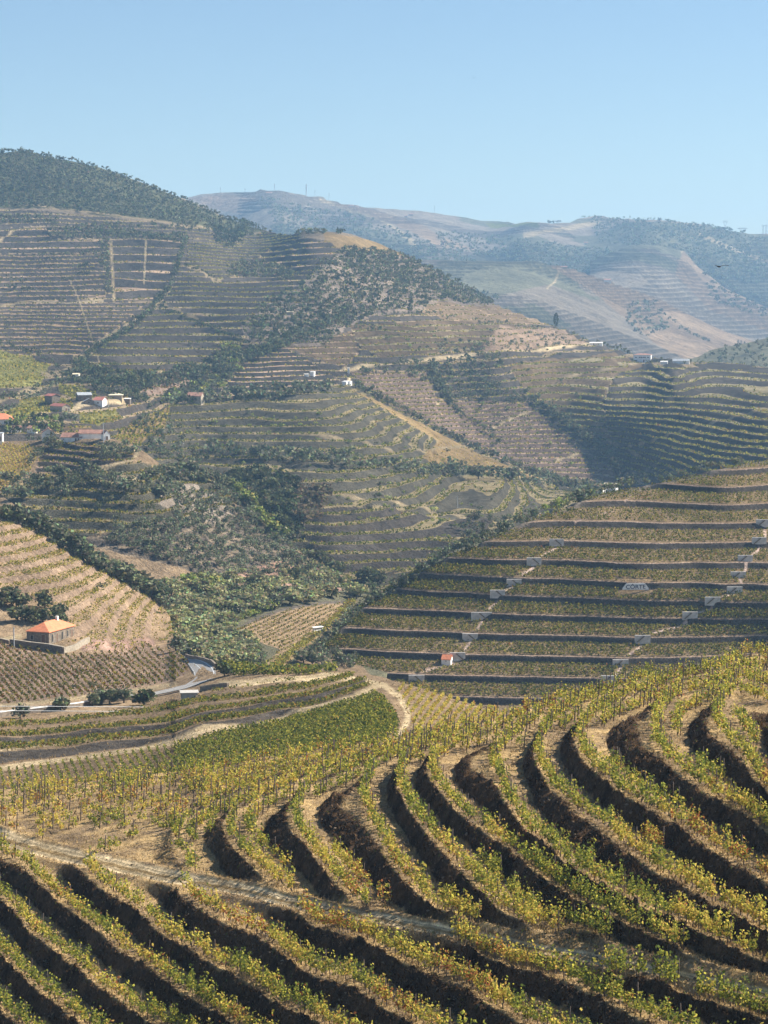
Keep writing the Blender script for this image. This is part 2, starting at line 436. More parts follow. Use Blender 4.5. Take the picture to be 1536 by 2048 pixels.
sct += [(-160,1592,-12),(0,1578,-11.4),(150,1566,-10.2),(300,1550,-9),(1650,1500,5.5),(1650,1290,3.6),(1650,2100,-2.6),(-150,2140,-13),(400,2140,-10),(900,2140,-6.7),(1400,2140,-4.4)]
FG = Layer('foreground_hill', -560, 2100, 2, CREST, [(-160, 2240), (1700, 2240)], 1.8, sctl=sct, z0=-42.0, step=2.1, smooth=6e-3)
def fz(x, y, k): g_ = float(np.clip((x - 350) / 1186, 0, 1.05)); return -42 + 1.4 * k + (0.75 * (1 - k) * g_ if k < 1 else 0.0)
FG.Z = rbf([(x, y, fz(x, y, k)) for x, y, k in sct], 3e-2)(np.clip(FG.U, -165, 1705), FG.V); FG.D = FG.Z / FG.az
FG.X = FG.D * (FG.X / FG.Y); FG.Y = FG.D.copy()
dpath = pdist(FG.U, FG.V, PATH)
_pv = interp_line(PATH, FG.u); _tj = (_pv - FG.top) / (FG.bot - FG.top) * (FG.n - 1); _j0 = np.clip(_tj.astype(int), 0, FG.n - 2); _ii = np.arange(len(FG.u))
_zc = FG.Z[_ii, _j0]; _w = 1 - sstep(9, 19, dpath); FG.Z = FG.Z * (1 - _w) + (_zc[:, None] + 0.02 * (_pv[:, None] - FG.V)) * _w
FG.S = FG.S + 0.075 * fbm(FG.X, FG.Y, 5, 3, 2) + 0.03 * fbm(FG.X, FG.Y, 1.6, 2, 4)
below = FG.V > interp_line(PATH, FG.U)
_wd = np.where(~below & (FG.U > 960), 18, 0)
FG.M = sstep(15 + _wd * .6, 30 + _wd, dpath)
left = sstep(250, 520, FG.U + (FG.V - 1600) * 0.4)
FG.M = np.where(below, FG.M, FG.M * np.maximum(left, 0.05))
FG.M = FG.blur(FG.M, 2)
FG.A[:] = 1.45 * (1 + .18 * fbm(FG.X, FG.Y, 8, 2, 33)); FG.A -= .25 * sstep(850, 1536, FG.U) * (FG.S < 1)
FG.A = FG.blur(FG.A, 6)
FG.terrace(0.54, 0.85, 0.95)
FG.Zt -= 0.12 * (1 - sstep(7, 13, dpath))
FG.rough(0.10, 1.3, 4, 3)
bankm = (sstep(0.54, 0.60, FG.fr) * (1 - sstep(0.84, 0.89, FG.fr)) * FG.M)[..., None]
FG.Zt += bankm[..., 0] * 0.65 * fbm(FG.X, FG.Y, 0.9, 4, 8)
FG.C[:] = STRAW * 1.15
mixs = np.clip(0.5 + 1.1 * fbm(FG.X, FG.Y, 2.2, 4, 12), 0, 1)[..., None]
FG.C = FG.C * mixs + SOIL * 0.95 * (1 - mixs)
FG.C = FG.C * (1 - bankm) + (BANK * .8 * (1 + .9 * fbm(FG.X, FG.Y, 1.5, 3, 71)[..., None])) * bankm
FG.track(PATH, 14, TRACK * 1.45, 4, 3, 1.5)
FG.track([(x, y + 1) for x, y in PATH], 3.0, STRAW * 0.7, 2.5, 2.5, 1.2)
FG.track([(x, y - 4.5) for x, y in PATH], 1.6, TRACK * 0.8, 1.5, 1.5, 1.2); FG.track([(x, y + 5) for x, y in PATH], 1.6, TRACK * .8, 1.5, 1.5, 1.2)
FG.colvar(0.35, 7)
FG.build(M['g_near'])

# vines and posts of the foreground
gS = FG.S
ddz = (np.hypot(np.gradient(FG.S, axis=0) / (np.gradient(FG.X, axis=0) + 1e-6), 0))
vine_sites = []                           # (pos, row level, u, v, kind)
lev = list(range(-13, 6))
cu, cv, cl = FG.crossings(FG.S + 0.0, lev, FG.U == FG.U)
cp = FG.at(cu, cv)
k = thin(cp, cl, .88); cu, cv, cl, cp = cu[k], cv[k], cl[k], cp[k]
ok = (pdist(cu, cv, PATH) > np.where(cv < interp_line(PATH, cu), np.where(cu > 960, 36, 13), 16)) & ~((cu < 430) & (cv < interp_line(PATH, cu)) & (cv > interp_line(CREST, cu) + 40) & (np.random.default_rng(6).random(len(cu)) < .4)) & ~((cu > 1370) & (cv < interp_line(PATH, cu)) & (cv > interp_line(PATH, cu) - 60)) & ~((cl == -2) & (cv > interp_line(PATH, cu)) & (np.sin(cu / 37.0) < .25))
belowp = cv > interp_line(PATH, cu)
r_ = np.random.default_rng(3)
ok &= r_.random(len(cu)) > 0.06
cu, cv, cl, cp, belowp = cu[ok], cv[ok], cl[ok], cp[ok], belowp[ok]
# inner rows where a terrace is wide
iu, iv, il = FG.crossings(FG.S, [x + 0.38 for x in range(-13, 5)], None)
ip = FG.at(iu, iv)
def width_at(u, v):
    e = 3.0
    i = np.clip(((u - FG.u[0]) / FG.du).astype(int), 1, len(FG.u) - 2)
    t = (v - FG.top[i]) / (FG.bot[i] - FG.top[i]); j = np.clip((t * (FG.n - 1)).astype(int), 1, FG.n - 2)
    X, Y, S = FG.X, FG.Y, FG.S
    ax_, ay_ = X[i + 1, j] - X[i - 1, j], Y[i + 1, j] - Y[i - 1, j]; bx_, by_ = X[i, j + 1] - X[i, j - 1], Y[i, j + 1] - Y[i, j - 1]
    sa, sb = S[i + 1, j] - S[i - 1, j], S[i, j + 1] - S[i, j - 1]
    det = ax_ * by_ - ay_ * bx_ + 1e-9
    gx, gy = (sa * by_ - sb * ay_) / det, (-sa * bx_ + sb * ax_) / det
    return 1 / (np.hypot(gx, gy) + 1e-6)
w_i = width_at(iu, iv)
ok = (w_i > 4.6) & (iv < interp_line(PATH, iu) - 40) & (iu > 380)
iu, iv, il, ip = iu[ok], iv[ok], il[ok], ip[ok]
k = thin(ip, il, .88); iu, iv, il, ip = iu[k], iv[k], il[k], ip[k]
# the left flank: closer, unterraced rows
lu, lv, ll = FG.crossings(FG.S, [x + q for x in range(-13, -4) for q in (0.33, 0.66)], None)
lp = FG.at(lu, lv); _rl = np.random.default_rng(8).random(len(lu)) < np.where(lv > interp_line(CREST, lu) + 42, .32, 1.0)
ok = (lv < interp_line(PATH, lu) - 14) & (lu < 520) & (lv < 1660) & _rl
lu, lv, ll, lp = lu[ok], lv[ok], ll[ok], lp[ok]
k = thin(lp, ll, 1.15); lu, lv, ll, lp = lu[k], lv[k], ll[k], lp[k]
FV = np.concatenate([cp, ip, lp]); FU = np.concatenate([cu, iu, lu]); FVv = np.concatenate([cv, iv, lv]); FL = np.concatenate([cl, il, ll])

# ------------------------------------------------------------ 2. middle ground left: knoll, road, vineyard and pale terraces
MD = [(0,1600,322),(0,1540,350),(0,1500,372),(0,1470,388),(0,1450,402),(0,1430,432),(0,1400,462),(0,1340,492),(0,1295,515),(0,1250,540),(0,1150,580),(0,1030,625),
 (200,1580,318),(200,1510,357),(200,1450,403),(200,1410,445),(200,1380,470),(200,1310,512),(200,1250,556),(200,1150,612),
 (330,1400,440),(330,1300,545),(330,1220,628),(300,1195,630),(400,1540,312),(400,1460,362),(400,1400,420),(400,1350,465),(400,1322,492),
 (550,1560,285),(550,1440,370),(550,1345,445),(700,1520,290),(700,1400,375),(700,1345,445),(780,1480,300),(780,1400,362),(780,1362,415),
 (900,1480,290),(900,1400,385),(960,1450,310),(960,1418,372),(1050,1460,310),(1050,1440,345)]
MTOP = [(-160,985),(0,1036),(60,1056),(130,1096),(200,1142),(270,1178),(320,1208),(340,1235),(350,1300),(372,1316),(400,1320),(440,1332),(560,1338),(640,1342),(660,1338),(695,1338),(715,1343),(770,1356),(830,1373),(900,1395),(960,1415),(1000,1425),(1070,1445)]
ML = Layer('middle_hill', -400, 1066, 2, MTOP, [(x, y + 26) for x, y in CREST], 1.8, dctl=MD)
ML.Z = ML.Z
mr = {0: [(-100,1545),(0,1531),(137,1513),(255,1496),(342,1484),(410,1457),(501,1446),(560,1433),(700,1397),(745,1379)],
      1: [(-100,1500),(0,1490),(91,1485),(182,1472),(337,1467),(420,1440),(500,1430),(600,1412),(700,1384),(745,1372)],
      2: [(-100,1475),(0,1466),(100,1464),(200,1454),(300,1444),(400,1420),(500,1408),(600,1392),(700,1368)],
      3: [(-100,1455),(0,1449),(100,1442),(200,1430),(300,1416),(400,1400),(500,1388),(600,1372),(690,1355)]}
sm = rbf([(x, y, k) for k, l in mr.items() for x, y in l] + [(0,1600,-2),(400,1560,-2.4),(700,1480,-2.6)], 2e-2)(ML.U, ML.V)
terr = pip(ML.U, ML.V, [(-150,1446),(0,1444),(100,1438),(200,1425),(300,1411),(380,1398),(430,1385),(560,1366),(640,1352),(700,1352),(745,1372),(748,1384),(700,1402),(560,1440),(410,1463),(342,1490),(137,1520),(0,1538),(-150,1556)])
sm = sm + .18 * fbm(ML.X, ML.Y, 14, 3, 6)
ML.S = np.where(terr, sm, 0.0); ML.A[terr] = 1.3; ML.A[terr & (sm > 1.5)] = .8; ML.M[terr] = 1.0
PALE = [(-150,1000),(0,1036),(60,1056),(130,1096),(200,1142),(270,1178),(330,1205),(345,1240),(345,1285),(300,1305),(180,1305),(140,1290),(135,1240),(110,1225),(60,1190),(0,1180),(-150,1180)]
pale = pip(ML.U, ML.V, PALE)
ML.S[pale] = (ML.Z / 2.0 + 0.3 * fbm(ML.X, ML.Y, 30, 3, 5))[pale]; ML.A[pale] = 2.0; ML.M[pale] = .55
ML.M = ML.blur(ML.M, 2)
ROADO = [(368,1315),(385,1316.5),(401,1320),(415,1326),(427,1335),(433,1346),(429,1355),(415,1362),(398,1369),(371,1378),(330,1387),(275,1397),(200,1408),(140,1417),(0,1433),(-150,1450)]
ROADI = [(366,1317.5),(370,1322),(376,1329),(382,1338),(387,1347),(389,1353),(388,1358),(381,1364),(371,1370),(340,1378),(300,1387),(250,1394),(195,1401),(135,1409),(0,1424),(-150,1440)]
ML.flatten(ROADO, 4, 10)
ML.terrace(0.0001, 0.30, 0.93)
ML.rough(0.25, 6, 4, 3)
_rd = sstep(5, 14, np.where(pip(ML.U, ML.V, ROADO + ROADI[::-1]), 0, np.minimum(pdist(ML.U, ML.V, ROADO), pdist(ML.U, ML.V, ROADI))))
ML.Zt = ML.Z + (ML.Zt - ML.Z) * _rd
C = ML.C
C[:] = SOIL * 1.15
green = pip(ML.U, ML.V, [(-150,1560),(0,1543),(137,1524),(342,1494),(450,1462),(560,1444),(700,1404),(748,1386),(768,1400),(795,1430),(800,1462),(700,1500),(400,1550),(-150,1620)])
C[green] = SOIL * 0.8
C[terr] = SOIL * 1.0
bk = terr & (ML.fr < 0.30) & (sm < 1.6); C[bk] = DSCHIST * .9
C[pale] = PINK * .55 + STRAW * .5
bp_ = pale & (ML.fr < 0.32); C[bp_] = PINK * .7 + STRAW * .22
VY = [(-150,1278),(0,1288),(60,1296),(130,1312),(200,1308),(300,1297),(345,1303),(372,1320),(378,1338),(366,1352),(330,1366),(200,1388),(0,1410),(-150,1425)]
vy = pip(ML.U, ML.V, VY); C[vy] = PINK * .75 + SOIL * .35
roadc = (PINK + STRAW) * 0.6
ML.track([(170,1292),(230,1294),(300,1288)], 12, PINK * 1.15 + np.array((.03, 0, 0)), 8)
ML.track([(-100,1425),(0,1412),(200,1391),(300,1378),(350,1368)], 4, TRACK * 0.8, 4)
kn = pip(ML.U, ML.V, [(770,1380),(800,1368),(960,1412),(1060,1440),(1000,1470),(820,1475),(800,1440)]); C[kn] = PINK * 1.45
ML.track([(-100,1556),(0,1538),(137,1519),(255,1502),(342,1488),(410,1461),(501,1452),(560,1439),(700,1402),(752,1377),(735,1368)], 4.5, TRACK * 0.85, 3)
ML.track([(450,1367),(520,1365),(600,1362),(690,1360),(730,1362),(770,1372),(800,1395),(816,1425),(814,1445),(800,1465),(780,1485)], 6.5, TRACK * 1.1, 5)
ML.track([(440,1366),(520,1362),(640,1353),(700,1353)], 4, TRACK * 0.95, 4)
ML.track([(645,1352),(690,1352)], 8, TRACK * 1.0, 4)
ML.track([(0,1510),(91,1498),(135,1487)], 3.5, TRACK * 0.8, 3)
ML.track([(-100,1290),(0,1280),(40,1272)], 5, TRACK * 0.8, 3)
ML.colvar(0.35, 12); ML.colvar(0.2, 3)
ML.build(M['g_mid'])

# road, laid as sheets just above the slope
def strip(name, lay, a, b, lift, mat, n=120, parent=None, **kw):
    A = np.array(a, float); B = np.array(b, float)
    def res(P_):
        L = np.r_[0, np.cumsum(np.hypot(*np.diff(P_, axis=0).T))]; t = np.linspace(0, L[-1], n)
        return np.interp(t, L, P_[:, 0]), np.interp(t, L, P_[:, 1])
    au, av = res(A); bu, bv = res(B)
    pa = lay.at(au, av); pb = lay.at(bu, bv)
    for q_ in (pa, pb): q_[:, 2] = np.convolve(np.pad(q_[:, 2], 2, mode='edge'), np.ones(5) / 5, 'valid') + lift
    V = np.empty((2 * n, 3)); V[0::2] = pa; V[1::2] = pb
    F = [(2 * i, 2 * i + 1, 2 * i + 3, 2 * i + 2) for i in range(n - 1)]
    return mesh_np(name, V, F, mat, parent=parent), pa, pb
def lerp(a, b, t): return [((1 - t) * p[0] + t * q[0], (1 - t) * p[1] + t * q[1]) for p, q in zip(a, b)]
rd, rpa, rpb = strip('road', ML, ROADO, ROADI, 0.12, M['asphalt']); tag(rd, kind='structure')
def sub(pa, pb, t0, t1, lift, name):
    a = pa * (1 - t0) + pb * t0; b = pa * (1 - t1) + pb * t1; n = len(a)
    V = np.empty((2 * n, 3)); V[0::2] = a; V[1::2] = b; V[:, 2] += lift
    o = mesh_np(name, V, [(2 * i, 2 * i + 1, 2 * i + 3, 2 * i + 2) for i in range(n - 1)], M['paint'])
    return tag(o, kind='structure')
sub(rpa, rpb, 0.06, 0.085, 0.02, 'road_edge_line'); sub(rpa, rpb, 0.915, 0.94, 0.02, 'road_edge_line'); sub(rpa, rpb, 0.49, 0.515, 0.02, 'road_centre_line')

# ------------------------------------------------------------ 3. valley floor with riverside trees and the flat vineyard
VT = [(300,1200),(350,1190),(420,1165),(520,1166),(600,1170),(700,1175),(760,1180),(840,1140),(900,1105),(960,1080)]
VL = Layer('valley_floor', 300, 960, 3, VT, [(300,1300),(345,1330),(420,1345),(700,1360),(760,1350),(960,1300)], 2.5,
  dctl=[zc(300,1345,-92), zc(560,1345,-96), zc(700,1345,-99), zc(350,1200,-92), zc(500,1230,-95), zc(700,1200,-96), zc(420,1150,-88), zc(560,1130,-87), zc(700,1130,-93), zc(900,1130,-92), zc(900,1080,-88), zc(900,1300,-102)])
VL.Zt = VL.Z.copy(); VL.rough(0.5, 12)
VL.C[:] = GREYG * 0.9
FLAT = [(470,1262),(500,1246),(560,1222),(640,1210),(705,1205),(690,1225),(650,1262),(600,1300),(560,1335),(530,1330),(560,1300),(500,1278)]
fl = pip(VL.U, VL.V, FLAT); VL.C[fl] = STRAW * 0.5 + PINK * .5
redb = pip(VL.U, VL.V, [(460,1170),(520,1150),(590,1130),(640,1150),(690,1180),(640,1190),(540,1190)]); VL.C[redb] = PINK * 1.1 + np.array((.04, 0, 0))
VL.track([(545,1345),(600,1300),(650,1262),(710,1205)], 7, STRAW * .8, 3)
VL.C[pip(VL.U, VL.V, [(575,1345),(605,1306),(655,1270),(712,1212),(740,1230),(700,1300),(740,1350)])] = SOIL * .9
VL.track([(470,1262),(500,1243),(560,1219),(640,1207),(710,1202)], 3, DSCHIST * 1.6, 2)
VL.build(M['g_mid'])

# ------------------------------------------------------------ 4. olive knoll with white houses
ED = [(0,885,930),(100,880,915),(200,880,885),(290,890,880),(330,935,870),(430,965,865),(520,1045,850),(580,1095,835),(650,1150,815),(700,1180,800),
 (0,950,860),(150,950,838),(300,960,825),(0,1030,790),(150,1080,757),(300,1130,738),(400,1160,740),(500,1160,765),(600,1170,785),(350,1050,775),(450,1050,825),(350,1215,700),(500,1200,735),(0,1100,742)]
ETOP = [(-160,880),(0,884),(90,880),(225,878),(262,886),(290,905),(330,932),(380,950),(440,968),(485,1000),(520,1038),(552,1070),(585,1092),(620,1120),(660,1150),(700,1175)]
EL = Layer('olive_hill', -350, 700, 2, ETOP, [(-160,1030),(0,1075),(60,1095),(130,1135),(200,1180),(300,1225),(350,1225),(400,1215),(500,1215),(600,1205),(700,1205)], 1.8, dctl=ED)
EL.parcels([([(-150,880),(60,890),(75,910),(60,940),(0,985),(-150,1000)], 0, STRAW * .75, SOIL),
            ([(90,884),(225,884),(262,892),(270,920),(180,935),(70,945),(80,905)], 1.9, PINK * .9, DSCHIST * .8),
            ([(0,990),(70,948),(180,938),(280,925),(340,935),(440,972),(480,1000),(450,1020),(300,1045),(140,1080),(60,1030)], 2.6, GREYG * .7 + STRAW * .4, DSCHIST * .8 + GREEN * .2),
            ([(300,1045),(450,1020),(485,1003),(520,1040),(580,1092),(650,1150),(560,1165),(440,1160),(340,1130),(140,1082)], 2.4, ROCK * .8 + STRAW * .2, ROCK * .7)], 0.5, 40)
EL.terrace(0.55, 0.9, 0.6); EL.rough(0.5, 10)
rk = pip(EL.U, EL.V, [(370,960),(430,985),(470,1025),(440,1050),(350,1015),(300,1005),(330,975)]); EL.C[rk] = ROCK * 1.5
EL.track([(195,938),(230,930),(262,920),(275,908),(268,895)], 4, TRACK * .8, 2); EL.track([(195,938),(240,948),(275,955)], 4, TRACK * .8, 2)
EL.C[pip(EL.U, EL.V, [(440,1150),(560,1120),(600,1128),(650,1150),(690,1178),(640,1200),(440,1200)])] = PINK * 1.0 + np.array((.05,.01,0))
hot = pip(EL.U, EL.V, [(330,930),(352,930),(375,945),(365,952),(335,948)]); EL.C[hot] = np.array((.45, .26, .17))
EL.colvar(0.4, 14)
EL.build(M['g_far'], back=((4, -3), (12, -12), (40, -30), (60, -45)))

# ------------------------------------------------------------ 5. central terraced hill
FD = [(690,768,1300),(600,785,1230),(400,800,1200),(300,830,1150),(220,870,1085),(200,960,960),(760,800,1330),(880,862,1370),(960,905,1360),(1060,948,1320),(1150,978,1260),(1220,987,1200),
 (690,850,1150),(850,910,1140),(920,935,1200),(800,950,1030),(1000,965,1100),(1150,1010,1010),(550,900,1080),(400,900,1100),(550,1000,930),(420,960,990),(650,1050,890),(750,1150,830),(900,1080,890),(1000,1050,930),(600,1100,865),(900,1150,840),(1100,1050,940),(300,920,1035),(300,1000,950)]
FTOP = [(190,884),(230,862),(262,845),(300,826),(350,806),(400,800),(500,790),(600,782),(650,776),(690,768),(720,778),(760,799),(820,830),(880,861),(960,904),(1060,946),(1150,975),(1225,985)]
FBOT = [(190,940),(290,960),(440,1010),(520,1090),(600,1140),(700,1190),(860,1165),(960,1110),(1040,1070),(1120,1030),(1225,1000)]
FL_ = Layer('central_hill', 190, 1222, 2, FTOP, FBOT, 1.6, dctl=FD)
FL_.parcels([([(190,900),(190,800),(690,760),(1000,920),(1240,990),(1100,1060),(700,1200),(400,1000)], 3.0, GREYG * .7 + STRAW * .42, DSCHIST * .8 + GREEN * .15),
             ([(700,778),(760,805),(870,862),(960,908),(1060,950),(1100,962),(1000,948),(900,930),(840,915),(880,885),(820,850),(740,800)], 0, STRAW * .72, GOLD),
             ([(840,915),(880,880),(930,900),(980,935),(900,932)], 0, STRAW * .6, GOLD),
             ([(590,1050),(640,1015),(760,1010),(900,1040),(990,1035),(950,1080),(870,1120),(760,1155),(700,1150),(640,1110)], 2.6, GREYG * .7 + STRAW * .4, DSCHIST * .8),
             ([(225,870),(270,840),(340,812),(330,850),(300,875),(262,890),(235,886)], 0, STRAW * .6, SOIL)], 0.9, 70)
FL_.M *= sstep(4, 24, np.where(FL_.pid == 1, 0, pdist(FL_.U, FL_.V, [(700,778),(840,860),(960,922),(1100,962)])))
FL_.terrace(0.55, 0.9, 0.74); FL_.rough(0.7, 12)
FL_.track([(560,990),(680,990),(780,1000),(870,1020),(930,1035),(950,1034)], 2.5, TRACK * .6, 2)
FL_.track([(400,868),(520,862),(640,870),(720,880),(800,905),(880,895),(930,893),(905,893)], 2.2, TRACK * .55, 2)
FL_.colvar(0.45, 25)
FL_.build(M['g_far'], back=((5, -2), (20, -12), (60, -40), (100, -60)))

# ------------------------------------------------------------ 6. vineyard hillside with stone walls on the right
WALLS = {
 12: [(1418,958),(1468,953),(1536,948),(1650,944)],
 11: [(1308,979),(1408,982),(1536,980),(1650,975)],
 10: [(1158,1017),(1268,1012),(1330,1017),(1393,1020),(1536,1020),(1650,1018)],
 9: [(1038,1060),(1118,1055),(1218,1057),(1318,1064),(1418,1062),(1518,1060),(1650,1057)],
 8: [(958,1097),(1068,1095),(1193,1097),(1318,1100),(1418,1100),(1518,1097),(1650,1094)],
 7: [(893,1130),(1043,1132),(1168,1135),(1318,1140),(1393,1136),(1493,1133),(1650,1128)],
 6: [(843,1160),(968,1167),(1043,1172),(1168,1177),(1243,1181),(1318,1185),(1443,1189),(1536,1190),(1650,1190)],
 5: [(803,1190),(918,1195),(993,1202),(1093,1206),(1218,1210),(1318,1214),(1418,1216),(1536,1218),(1650,1220)],
 4: [(768,1233),(868,1235),(968,1241),(1068,1243),(1168,1244),(1268,1246),(1368,1248),(1536,1252),(1650,1256)],
 3: [(700,1268),(768,1276),(843,1276),(943,1282),(1068,1285),(1168,1287),(1268,1290),(1368,1288),(1468,1284),(1536,1284)],
 2: [(650,1312),(768,1317),(893,1323),(993,1325),(1118,1328),(1243,1332),(1393,1330),(1536,1320)],
 1: [(600,1356),(768,1360),(828,1364),(968,1366),(1118,1370),(1193,1371),(1400,1370)],
 0: [(760,1404),(988,1410),(1048,1411),(1200,1412)],
}
CT = [(540,1350),(600,1330),(640,1298),(665,1272),(700,1238),(730,1210),(768,1189),(808,1166),(868,1128),(908,1108),(958,1088),(1000,1068),(1033,1052),(1070,1038),(1118,1020),(1160,1003),(1208,986),(1260,976),(1318,967),(1370,954),(1418,943),(1480,930),(1536,920),(1700,895)]
CB = [(540,1372),(760,1400),(960,1450),(1040,1455),(1100,1435),(1300,1380),(1536,1330),(1700,1300)]
cs = [(x, y, k) for k, l in WALLS.items() for x, y in l]
cs += [(540,1348,1.25),(640,1298,2.35),(700,1238,3.75),(768,1189,5.0),(868,1128,7.0),(958,1088,8.2),(1118,1020,9.9),(1318,967,11.3),(1536,920,12.8),(1650,900,13.3)]
CL = Layer('vineyard_hillside', 540, 1960, 2, CT, CB, 1.3, sctl=cs, z0=-107.0, step=4.35, smooth=6e-2)
CL.M[:] = sstep(3, 8, pdist(CL.U, CL.V, CT))
CL.wall(0.08, 0.36); CL.rough(0.16, 5)
CL.C[:] = SOIL * .6 + STRAW * .24
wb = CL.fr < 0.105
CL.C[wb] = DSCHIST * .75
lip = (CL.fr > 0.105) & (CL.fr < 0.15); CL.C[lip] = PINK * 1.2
bandm = 1 - sstep(8, 14, pdist(CL.U, CL.V, CT)); CL.C = CL.C * (1 - bandm[..., None]) + (ROCK * 1.1) * bandm[..., None]
STAIRS1 = [(1085,960),(1060,984)]
stair_l = [(1113,1095),(1068,1133),(1028,1172),(995,1202),(963,1241),(940,1282),(915,1323),(833,1365)]
stair_r = [(1526,1058),(1518,1096),(1490,1132),(1476,1162),(1469,1189),(1425,1216),(1380,1246),(1285,1289),(1241,1333),(1218,1371)]
CLX = []
for sl_ in (stair_l, stair_r):
    for (x0, y0), (x1, y1) in zip(sl_[:-1], sl_[1:]):
        CLX.append([(x0 + (x1 - x0) * .12 + 4, y0 + (y1 - y0) * .1), (x1 + (x0 - x1) * .10 + 12, y1 - 16)]); CL.track(CLX[-1], 4.0, PINK * 1.7 + .06, 1.5)
CL.track([(1265,990),(1250,1010)], 2.5, PINK * 1.5, 1.5); CL.track([(1225,1025),(1200,1032),(1150,1052)], 2.0, PINK * 1.5, 1.5)
CL.track([(858,1340),(840,1355)], 3, PINK * 1.5, 1.5); CL.track([(745,1243),(768,1245)], 8, PINK * 1.6, 2)
CL.colvar(0.3, 14)
CL.build(M['g_mid'], back=((4, -2), (15, -10), (50, -35), (90, -55)))

# ------------------------------------------------------------ 7. the big hill behind
HD = [(0,300,2300),(100,312,2300),(200,335,2320),(350,392,2380),(450,435,2400),(530,460,2350),(0,420,2080),(200,440,2060),(350,460,2050),(0,520,1860),(200,520,1840),(0,620,1650),(150,620,1620),(0,700,1450),(150,720,1400),(100,780,1250),(0,830,1120),(0,890,1050),(150,810,1170),(240,800,1200),(230,870,1130),(320,600,1680),(400,520,1850),(400,640,1600),(350,740,1380),(480,690,1470),(350,810,1290),(500,560,1800),(600,470,2050),(690,462,2080),(790,505,2120),(920,570,2120),(1000,615,2090),(1120,655,2020),(1240,700,1920),(1290,715,1870),(1380,720,1800),(1536,735,1700),(1650,745,1650),(600,600,1650),(560,700,1450),(600,790,1340),(690,700,1480),(700,560,1780),(850,600,1800),(850,700,1540),(800,800,1390),(1000,690,1620),(950,760,1500),(900,870,1400),(1050,800,1480),(1100,900,1400),(1200,800,1455),(1220,900,1395),(1200,990,1300),(1050,960,1340),(1350,800,1410),(1536,800,1340),(1350,930,1240),(1536,900,1150),(1650,900,1110),(1100,700,1760),(1230,740,1620),(1350,750,1500)]
HTOP = [(-160,312),(0,306),(40,302),(70,306),(100,315),(150,324),(200,335),(240,349),(280,364),(320,380),(350,391),(400,411),(450,434),(480,446),(520,458),(555,467),(580,470),(610,463),(645,462),(680,464),(710,470),(740,480),(800,505),(830,520),(860,534),(920,569),(950,585),(980,600),(1000,613),(1060,635),(1100,648),(1130,658),(1180,682),(1240,700),(1290,715),(1380,720),(1450,724),(1536,735),(1700,750)]
HBOT = [(-160,905),(0,905),(200,900),(262,870),(350,830),(690,800),(760,830),(880,890),(1060,975),(1180,1005),(1230,1010),(1320,985),(1420,965),(1536,945),(1700,920)]
HL = Layer('terraced_mountain', -350, 1900, 2, HTOP, HBOT, 1.7, dctl=HD)
